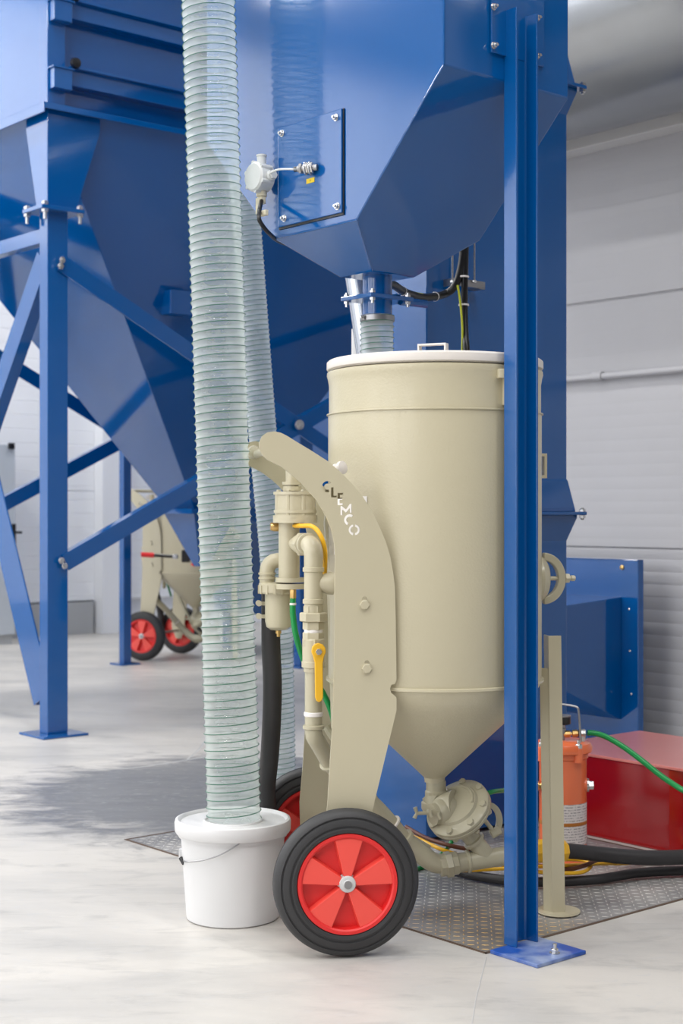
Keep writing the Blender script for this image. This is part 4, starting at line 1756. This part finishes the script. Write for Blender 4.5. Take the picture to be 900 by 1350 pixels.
# ================================================================== FAR SILO UNIT
K1 = Vector((-1.45, 7.30, 0))
kp, kq = K1.dot(A), K1.dot(B)
SA, SB = 1.82, 3.10
silo = thing('dust_collector', 'big blue hopper on braced steel legs at the left, out of focus', 'hopper', AB(kp + SA / 2, kq + SB / 2))
ZR = 3.12
mb = MB()
mb.abox(kp + 0.07, kp + SA, kq + 0.005, kq + SB, ZR, 5.4)
mb.build('filter_housing', M_blue, silo, smooth=0, bevel=0.004)
# corner stanchion and ribs proud of the side face
mb = MB()
mb.abox(kp, kp + 0.08, kq, kq + 0.10, ZR, 5.4)
mb.build('corner_stanchion', M_blue, silo, smooth=0, bevel=0.003)
for zc in (3.24, 3.575, 3.91):
    mb = MB()
    mb.abox(kp + 0.0, kp + 0.075, kq + 0.13, kq + SB, zc, zc + 0.085)
    mb.abox(kp - 0.03, kp + 0.07, kq + 0.12, kq + SB, zc + 0.08, zc + 0.092)
    mb.build('stiffener_rib', M_blue, silo, smooth=0, bevel=0.002)
for zc in (3.24, 3.575):
    mb = MB()
    mb.abox(kp - 0.05, kp + 0.005, kq + 0.01, kq + 0.11, zc - 0.04, zc + 0.06)
    mb.abox(kp - 0.06, kp + 0.005, kq + 0.00, kq + 0.12, zc + 0.058, zc + 0.066)
    cb_ = mb.build('lock_bracket', M_blue, silo, smooth=0, bevel=0.002)
    c = AB(kp - 0.03, kq + 0.13, zc + 0.10)
    mb = MB()
    mb.lathe(c, -A, [(0.02, 0), (0.028, 0.01), (0.024, 0.03), (0.0, 0.035)], 16)
    mb.build('knob', M_black, cb_)
# rim flange
e = 0.045
mb = MB()
mb.abox(kp - e, kp + SA + e, kq - e, kq + SB + e, ZR - 0.014, ZR)
mb.abox(kp - e, kp - e + 0.008, kq - e, kq + SB + e, ZR - 0.03, ZR)
mb.abox(kp - e, kp + SA + e, kq - e, kq - e + 0.008, ZR - 0.05, ZR)
mb.build('rim_flange', M_blue, silo, smooth=0, bevel=0.002)
# pyramid
cp, cq = kp + SA / 2, kq + SB / 2
mb = MB()
mb.loft([ring(kp + 0.01, kp + SA - 0.01, kq + 0.01, kq + SB - 0.01, ZR - 0.013), ring(cp - 0.15, cp + 0.15, cq - 0.15, cq + 0.15, 1.13)])
mb.build('hopper_cone', M_blue, silo, smooth=0, bevel=0.003)
mb = MB()
mb.abox(cp - 0.21, cp + 0.21, cq - 0.21, cq + 0.21, 1.10, 1.13)
mb.build('outlet_flange', M_blue, silo, smooth=0)
mb = MB()
mb.loft([ring(cp - 0.16, cp + 0.16, cq - 0.16, cq + 0.16, 1.10), ring(cp - 0.03, cp + 0.03, cq - 0.03, cq + 0.03, 0.78)])
mb.build('lower_cone', M_blue, silo, smooth=0)
# small bracket on the cone face (seen left of the clear hose)
c = at(232, 400, 8.15)
mb = MB()
mb.box(c, A, B, Z, 0.10, 0.14, 0.13)
mb.build('cone_lug', M_blue, silo, smooth=0, bevel=0.003)


def frame_leg(p, q, sp, sq):
    """sp,sq: +1/-1 sides towards the inside of the unit"""
    ww, wd = 0.114, 0.082
    p0, p1 = sorted((p, p + sp * wd))
    q0, q1 = sorted((q, q + sq * ww))
    mb = MB()
    mb.abox(p0, p1, q0, q1, 0.012, 2.60)
    o = mb.build('leg', M_blue, silo, smooth=0, bevel=0.003)
    mb = MB()
    cx, cy = (p0 + p1) / 2, (q0 + q1) / 2
    mb.abox(cx - 0.125, cx + 0.125, cy - 0.125, cy + 0.125, 0, 0.012)
    mb.build('foot_plate', M_blue, o, smooth=0, bevel=0.002)
    mb = MB()
    mb.abox(cx - 0.10, cx + 0.10, cy - 0.12, cy + 0.12, 2.595, 2.615)
    # flared head
    pa, pb = (p0, p0 + 0.11) if sp > 0 else (p1 - 0.11, p1)
    qa_, qb_ = (q0, q0 + 0.16) if sq > 0 else (q1 - 0.16, q1)
    ta, tb_ = (p0, p0 + 0.22) if sp > 0 else (p1 - 0.22, p1)
    ua, ub = (q0, q0 + 0.30) if sq > 0 else (q1 - 0.30, q1)
    mb.loft([ring(pa, pb, qa_, qb_, 2.615), ring(ta, tb_, ua, ub, 3.03), ring(ta, tb_, ua, ub, 3.10)])
    mb.build('flared_head', M_blue, o, smooth=0, bevel=0.003)
    if p < kp + 0.5 and q < kq + 0.5:
        for (du, dv) in ((-0.085, -0.095), (-0.085, 0.10), (0.085, -0.10)):
            c = AB(cx + du, cy + dv, 2.605)
            mb = MB()
            mb.nut(c + Z * 0.01, Z, 0.018, 0.016)
            mb.nut(c - Z * 0.01, -Z, 0.018, 0.016)
            mb.cyl(c - Z * 0.06, c + Z * 0.03, 0.009, 10)
            mb.build('bolt', M_chrome, o)


frame_leg(kp, kq, 1, 1)
frame_leg(kp, kq + SB, 1, -1)
frame_leg(kp + SA, kq, -1, 1)
frame_leg(kp + SA, kq + SB, -1, -1)


def brace(a_, b_, wdt=0.075, dep=0.05, nrm=None, name='brace'):
    mb = MB()
    d = (b_ - a_)
    up = nrm.cross(d).normalized()
    c = (a_ + b_) / 2
    # an angle section: one face plus one leg
    mb.box(c, d, up, nrm, d.length, wdt, 0.008)
    mb.box(c - nrm * dep / 2 * 1 + up * (wdt / 2 - 0.004), d, up, nrm, d.length, 0.008, dep)
    return mb.build(name, M_blue, silo, smooth=0, bevel=0.001)


# near side frame (plane of the near A face)
pf = kp - 0.01


def bolts_at(br_, pts, n):
    for c in pts:
        mb = MB()
        mb.nut(c, n, 0.017, 0.014)
        mb.cyl(c - n * 0.01, c + n * 0.022, 0.009, 10)
        mb.build('bolt', M_chrome, br_)


x0_, x1_ = onp(80, 346, pf), onp(250, 463, pf)
d = (x1_ - x0_)
b1 = brace(x0_, x0_ + d * ((SB - 0.1) / abs(d.dot(B))), 0.085, 0.05, -A)
bolts_at(b1, [onp(81, 343, pf - 0.01), onp(79, 351, pf - 0.01)], -A)
x0_, x1_ = onp(86, 742, pf), onp(250, 646, pf)
d = (x1_ - x0_)
b2 = brace(x0_, x0_ + d * ((SB - 0.1) / abs(d.dot(B))), 0.085, 0.05, -A)
bolts_at(b2, [onp(80, 739, pf - 0.01), onp(84, 746, pf - 0.01)], -A)
c = onp(394, 560, pf - 0.02)
mb = MB()
mb.lathe(c, -A, [(0.03, 0), (0.028, 0.01), (0.0, 0.02)], 14)
mb.build('crossing_bolt', M_chrome, b1)
# left end frame (plane B = kq)
qf = kq + 0.03


def zpt(px, py, q):
    return onq(px, py, q)


a_, b_ = zpt(56, 340, qf), zpt(4, 492, qf)
d = b_ - a_
brace(a_, a_ + d * (1.7 / abs(d.dot(A))), 0.12, 0.06, -B)
a_, b_ = zpt(50, 895, qf), zpt(1, 690, qf)
d = b_ - a_
brace(a_ - d * 0.12, a_ + d * (1.55 / abs(d.dot(A))), 0.19, 0.07, -B)
mb = MB()
a_ = zpt(54, 311, qf)
mb.abox(kp + 0.08, kp + SA, qf - 0.0, qf + 0.06, a_.z - 0.035, a_.z + 0.035)
mb.build('strut', M_blue, silo, smooth=0, bevel=0.002)
# back frame braces
pbk = kp + SA - 0.02
for (p, q) in (((14, 480), (112, 541)), ((0, 668), (150, 588))):
    a_, b_ = onp(p[0], p[1], pbk), onp(q[0], q[1], pbk)
    d = (b_ - a_)
    aa = a_ - d * ((a_.dot(B) - kq - 0.05) / d.dot(B))
    brace(aa, aa + d * ((SB - 0.1) / d.dot(B)), 0.085, 0.05, -A)

# ---- distant support post
pp = fl(165, 876)
dpst = thing('support_post', 'slim blue steel post in front of the distant red wheel', 'post', pp)
mb = MB()
mb.box(pp + Z * 1.6, A, B, Z, 0.065, 0.065, 3.18)
mb.build('post', M_blue, dpst, smooth=0, bevel=0.004)
mb = MB()
mb.box(pp + Z * 0.006, A, B, Z, 0.16, 0.16, 0.012)
mb.build('foot_plate', M_blue, dpst, smooth=0)

# ---- blue machine casing far behind
mc = at(262, 760, 12.0)
mp_, mq_ = mc.dot(A), mc.dot(B)
cab = thing('machine_casing', 'dark blue machine casing standing far behind the small hoses', 'machine', AB(mp_ - 0.8, mq_ + 1.6))
mb = MB()
mb.abox(mp_ - 1.6, mp_, mq_ + 0.15, mq_ + 2.05, 0.30, 3.2)
mb.build('casing_body', M_blue, cab, smooth=0, bevel=0.01)
for (dp_, dq_) in ((-1.5, 0.25), (-0.1, 0.25), (-1.5, 1.95), (-0.1, 1.95)):
    mb = MB()
    mb.abox(mp_ + dp_ - 0.05, mp_ + dp_ + 0.05, mq_ + dq_ - 0.05, mq_ + dq_ + 0.05, 0, 0.30)
    mb.build('leg', M_blue, cab, smooth=0)

# ---- grey cabinet door at the far left
c0 = onp(20, 845, PB - 0.55)
cabq = c0.dot(B)
gc = thing('grey_cabinet', 'pale grey tall cabinet with black handle against the far wall', 'cabinet', AB(PB - 0.3, cabq - 0.5))
mb = MB()
zt_ = onp(15, 586, PB - 0.55).z
mb.abox(PB - 0.55, PB - 0.04, cabq - 1.0, cabq, 0.08, zt_)
mb.build('cabinet_body', M_door, gc, smooth=0, bevel=0.006)
mb = MB()
mb.abox(PB - 0.53, PB - 0.04, cabq - 0.98, cabq - 0.02, 0.0, 0.08)
mb.build('plinth', M_plinth, gc, smooth=0)
mb = MB()
h_ = onp(18, 711, PB - 0.57)
mb.box(h_, A, B, Z, 0.03, 0.03, 0.26)
h_ = onp(22, 702, PB - 0.60)
mb.box(h_, A, B, Z, 0.03, 0.09, 0.02)
mb.build('lever_handle', M_black, gc, smooth=0, bevel=0.004)
mb = MB()
h_ = onp(15, 588, PB - 0.56)
mb.box(h_, A, B, Z, 0.03, 0.05, 0.05)
mb.build('hinge', M_black, gc, smooth=0, bevel=0.003)

# ================================================================== RIGHT SIDE
# conduit
z_c = 1.775
mb = MB()
c_a, c_b = AB(5.3, QW - 0.03, z_c), AB(1.0, QW - 0.03, z_c)
mb.cyl(c_a, c_b, 0.0155, 16)
cdt = tag(mb.build('wall_conduit', M_wallgrey), 'thin grey pipe running along the grey panelled wall', 'pipe')
k_ = onq(788, 496, QW - 0.03)
mb = MB()
mb.cyl(k_ - A * 0.03, k_ + A * 0.03, 0.022, 16)
mb.build('coupling', M_wallgrey, cdt)
# cable tray / light band below the duct
mb = MB()
zl = onq(824, 173, QW - 0.07).z
mb.abox(0.5, 5.3, QW - 0.12, QW - 0.0, zl - 0.045, zl + 0.03)
tag(mb.build('wall_rail', mat('pale_rail', srgb(205, 205, 205), 0.4), smooth=0, bevel=0.003), 'pale horizontal rail on the wall under the round duct', 'rail')
# big galvanised duct
qd, rd = 5.15, 0.47
Zd = 3.30
mb = MB()
mb.cyl(AB(0.5, qd, Zd), AB(5.2, qd, Zd), rd, 64)
dct = tag(mb.build('round_duct', M_galv), 'large galvanised round duct high along the right wall', 'duct')

# blue inlet panel with hood
QP = 5.45
hd_ = thing('inlet_hood', 'blue wall panel with wedge-shaped hood behind the red box', 'hood', AB(4.8, QP))
pr = onq(841, 738, QP)
mb = MB()
mb.abox(pr.dot(A), pr.dot(A) + 1.0, QP - 0.0, QP + 0.02, 0.0, pr.z)
mb.abox(pr.dot(A), pr.dot(A) + 0.012, QP, QP + 0.04, 0.0, pr.z)
mb.abox(pr.dot(A), pr.dot(A) + 1.0, QP, QP + 0.04, pr.z - 0.012, pr.z)
mb.build('back_panel', M_blue, hd_, smooth=0, bevel=0.003)
a0 = onq(817, 787, QP)
a1 = onq(821, 949, QP)
pA = (a0.dot(A) + a1.dot(A)) / 2
zt0, zb0 = a0.z, a1.z
mb = MB()
qo = 0.60
pw = 0.62
r_in = [AB(pA, QP, zb0), AB(pA + pw, QP, zb0), AB(pA + pw, QP, zt0), AB(pA, QP, zt0)]
r_out = [AB(pA, QP - qo, zb0 + 0.25), AB(pA + pw, QP - qo, zb0 + 0.25), AB(pA + pw, QP - qo, zt0 - 0.035), AB(pA, QP - qo, zt0 - 0.035)]
mb.loft([r_in, r_out])
mb.build('hood', M_blue, hd_, smooth=0, bevel=0.003)
for (px, py, r_) in ((820, 748, 0.012), (829, 803, 0.006), (830, 858, 0.006), (832, 915, 0.006)):
    c = onq(px, py, QP)
    mb = MB()
    mb.lathe(c, -B, [(r_, 0), (r_ * .9, r_ * .5), (0, r_ * .9)], 14)
    mb.build('rivet', M_brass if r_ > 0.01 else M_chrome, hd_)

# red box: body with a cut corner under a flat top
RB = Vector((1.127, 5.60, 0))
rp_, rq_ = RB.dot(A), RB.dot(B)
rbx = thing('red_box', 'low glossy red metal box on the floor at the right', 'box', AB(rp_ - 0.4, rq_ - 0.27))
fr = rq_ - 0.554 + 0.0
lf = rp_
c882 = onq(882, 1121, fr)
pe = c882.dot(A)
mb = MB()
fp = [AB(lf, fr), AB(pe, fr), AB(pe - 0.25, fr + 0.10), AB(pe - 0.25, rq_), AB(lf, rq_)]
mb.prism([p for p in fp], Z * 0.272)
mb.build('box_body', M_redbox, rbx, smooth=0, bevel=0.004)
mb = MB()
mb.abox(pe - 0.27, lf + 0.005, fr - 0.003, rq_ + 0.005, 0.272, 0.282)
mb.build('box_top', mat('red_paint_sheen', srgb(232, 138, 130), 0.3, coat=0.5, var=0.08, vscale=4), rbx, smooth=0, bevel=0.002)  # bright ceiling reflection painted in as a pinker red than the body

# ---- orange breathing air filter
FX, FY = 0.706, 4.72
oc_ = Vector((FX, FY, 0.002))
of = thing('air_filter', 'orange cylinder air filter with gauge beside the red box', 'filter', oc_)
zf = lambda py: at(742, py, FY).z
mb = MB()
mb.lathe(oc_, Z, [(0.082, 0.0), (0.086, 0.004), (0.080, 0.022), (0.075, 0.024), (0.075, zf(1000)), (0.080, zf(998)), (0.080, zf(992)), (0, zf(992))], 48)
mb.build('canister', M_orange, of)
mb = MB()
mb.lathe(oc_, Z, [(0.084, zf(992)), (0.092, zf(990)), (0.094, zf(984)), (0.088, zf(979)), (0.070, zf(976)), (0.055, zf(975)), (0, zf(974))], 48)
lidf = mb.build('canister_lid', M_orange, of)
for k in range(4):
    an = math.radians(-62 + 90 * k)
    d = Vector((math.cos(an), math.sin(an), 0))
    c = oc_ + d * 0.082
    mb = MB()
    mb.cyl(c + Z * zf(1001), c + Z * zf(983), 0.014, 16)
    mb.build('lid_lug', M_orange, lidf)
    mb = MB()
    mb.nut(c + Z * zf(983), Z, 0.012, 0.014)
    mb.cyl(c + Z * zf(978), c + Z * zf(972), 0.006, 10)
    mb.build('lid_bolt', M_chrome, lidf)
for (ya, yb) in ((1056, 1080), (1084.5, 1110)):
    mb = MB()
    n = 20
    ra, rb_ = [], []
    for i in range(n + 1):
        an = math.radians(-150 + 135 * i / n)
        d = Vector((math.cos(an), math.sin(an), 0)) * 0.0758
        ra.append(oc_ + d + Z * zf(ya))
        rb_.append(oc_ + d + Z * zf(yb))
    mb.loft([ra, rb_], caps=False, closed=False)
    mb.build('printed_label', M_print, of)
mb = MB()
mb.lathe(oc_, Z, [(0.0755, zf(1085)), (0.0762, zf(1084)), (0.0762, zf(1081)), (0.0755, zf(1080))], 48, caps=False)
mb.build('amber_band', mat('amber_band', srgb(190, 120, 50), 0.4), of)
# plug on the right
c = at(772, 1035, FY - 0.02)
mb = MB()
dX = Vector((1, -0.15, 0)).normalized()
mb.lathe(c - dX * 0.02, dX, [(0.026, 0), (0.024, 0.022), (0.022, 0.024)], 24)
mb.build('side_boss', M_orange, of)
mb = MB()
mb.lathe(c + dX * 0.004, dX, [(0.021, 0), (0.021, 0.006), (0.016, 0.007)], 24)
mb.nut(c + dX * 0.009, dX, 0.014, 0.016)
mb.build('side_plug', M_chrome, of)
c = at(706, 1036, FY - 0.02)
mb = MB()
mb.lathe(c + X1 * 0.03, -X1, [(0.012, 0), (0.012, 0.02), (0.016, 0.022), (0.016, 0.034), (0.011, 0.036), (0.011, 0.05)], 14)
mb.build('inlet_nipple', M_brass, of)
# gauge
gx = at(741, 949, FY - 0.03)
mb = MB()
mb.lathe(gx - Z * 0.013, Z, [(0.025, 0), (0.027, 0.003), (0.027, 0.022), (0.025, 0.024)], 28)
gg = mb.build('gauge', M_black, of)
mb = MB()
mb.lathe(gx + Z * 0.011, Z, [(0.0265, 0), (0.027, 0.004), (0, 0.005)], 28)
mb.build('gauge_glass', M_steel, gg)
mb = MB()
mb.lathe(gx - Z * 0.013, -Z, [(0.006, 0), (0.009, 0.003), (0.009, 0.012), (0.011, 0.014), (0.011, 0.030), (0.008, 0.032), (0.008, 0.062)], 12)
mb.build('gauge_stem', M_steel, gg)
# brass cross fittings
mb = MB()
f0 = at(742, 968, FY - 0.03)
f1 = at(776, 966, FY - 0.03)
dF = (f1 - f0).normalized()
mb.lathe(f0, dF, [(0.007, 0), (0.011, 0.005), (0.011, 0.022), (0.006, 0.024), (0.006, 0.028), (0.012, 0.030), (0.012, 0.046), (0.008, 0.048)], 8)
mb.build('brass_fitting', M_brass, of)
mb = MB()
mb.lathe(f0 + dF * 0.048, dF, [(0.008, 0), (0.013, 0.003), (0.013, 0.022), (0.009, 0.024)], 8)
mb.cyl(f0 + dF * 0.06, f0 + dF * 0.06 - Z * 0.035, 0.009, 14)
mb.build('elbow_fitting', M_chrome, of)
# wire carrying handle
hp_ = smooth_path([at(718, 930, FY + 0.03), at(735, 928, FY), at(752, 930, FY - 0.03)], 4) + smooth_path([at(759, 931.5, FY - 0.045), at(762, 935, FY - 0.05), at(763.5, 950, FY - 0.05), at(765, 975, FY - 0.05), at(764, 981, FY - 0.05), at(758, 983, FY - 0.055)], 4)
mb = MB()
mb.tube(hp_, 0.0035, 10)
mb.build('carry_handle', M_steel, of)
# green hose over the red box
mb = MB()
mb.tube(smooth_path([at(774, 966, FY - 0.03), at(785, 967, FY - 0.03), at(800, 972, FY - 0.05), at(822, 985, FY - 0.08), at(845, 1002, FY - 0.12), at(870, 1022, FY - 0.16), at(892, 1037, FY - 0.2), at(915, 1052, FY - 0.25), at(950, 1085, FY - 0.3)], 8), 0.0088, 14)
tag(mb.build('green_hose', M_green), 'bright green hose draped across the red box from the orange filter', 'hose')

# ---- hoses on the pit cover
mb = MB()
pts = [at(706, 1122, 4.30), at(745, 1121, 4.32)]
mb.tube(smooth_path([at(690, 1122, 4.28), at(745, 1122, 4.34), at(780, 1125, 4.38), at(820, 1129, 4.40), at(860, 1131, 4.42), at(900, 1130, 4.46), at(960, 1128, 4.5)], 8), 0.0225, 20)
bh_ = tag(mb.build('thick_black_hose', M_hoseblk), 'thick black hose with yellow coupling leading right from the leg', 'hose')
mb = MB()
ca, cb_ = at(700, 1122, 4.29), at(752, 1122, 4.34)
dC = (cb_ - ca).normalized()
mb.lathe(ca, dC, [(0.028, 0), (0.034, 0.006), (0.034, 0.045), (0.030, 0.047), (0.030, 0.062), (0.035, 0.064), (0.037, 0.070), (0.037, 0.098), (0.030, 0.112), (0.024, 0.116)], 8)
mb.build('coupling', M_yellow, bh_, smooth=20)
mb = MB()
mb.tube(smooth_path([fl(470, 1115, 0.02), fl(540, 1125, 0.02), fl(585, 1141, 0.02), fl(620, 1153, 0.02), fl(663, 1160, 0.02), fl(706, 1163, 0.02), fl(780, 1160, 0.02), fl(840, 1151, 0.02), fl(900, 1148, 0.02), fl(960, 1150, 0.02)], 8), 0.0145, 16)
tag(mb.build('black_floor_hose', M_hoseblk), 'black hose lying low across the tread plate behind the leg', 'hose')
zy = 0.045
ypath = [at(530, 1096, 4.6), at(552, 1106, 4.5), at(580, 1119, 4.42), at(605, 1127, 4.42), at(640, 1135, 4.42), at(700, 1148, 4.36), at(740, 1151, 4.34), at(766, 1150, 4.36), at(778, 1143, 4.42), at(774, 1136, 4.46), at(755, 1133, 4.48), at(720, 1134, 4.48), at(690, 1137, 4.46)]
mb = MB()
mb.tube(smooth_path(ypath, 8), 0.0058, 12)
tag(mb.build('yellow_hose', M_yelhose), 'yellow air hose looped on the tread plate behind the pot leg', 'hose')
mb = MB()
mb.tube(smooth_path([at(600, 1148, 4.33), at(640, 1146.5, 4.33), at(700, 1143, 4.35), at(745, 1141, 4.38), at(790, 1139, 4.5), at(830, 1138, 4.6), at(880, 1131, 4.72)], 8), 0.0055, 12)
tag(mb.build('yellow_hose', M_yelhose), 'straighter yellow hose running right under the thick black hose', 'hose')
mb = MB()
mb.tube(smooth_path([at(535, 1090, 4.62), at(560, 1104, 4.52), at(590, 1114, 4.46), at(620, 1120, 4.46), at(660, 1127, 4.46), at(700, 1139, 4.42), at(745, 1146, 4.38), at(770, 1141, 4.40), at(790, 1134, 4.46), at(830, 1136, 4.6)], 8), 0.0065, 12)
tag(mb.build('brown_hose', M_brown), 'dark brown hose running beside the yellow hose loop', 'hose')
mb = MB()
mb.tube(smooth_path([fl(535, 1150, 0.012), fl(560, 1142, 0.012), at(580, 1128, 4.45), at(595, 1110, 4.5), at(600, 1085, 4.45), at(625, 1055, 4.25), at(645, 1045, 4.2), at(665, 1042, 4.3), at(690, 1040, 4.5), at(705, 1037, 4.66)], 8), 0.0068, 12)
tag(mb.build('green_hose', M_green), 'green hose looping behind the metering valve of the near pot', 'hose')
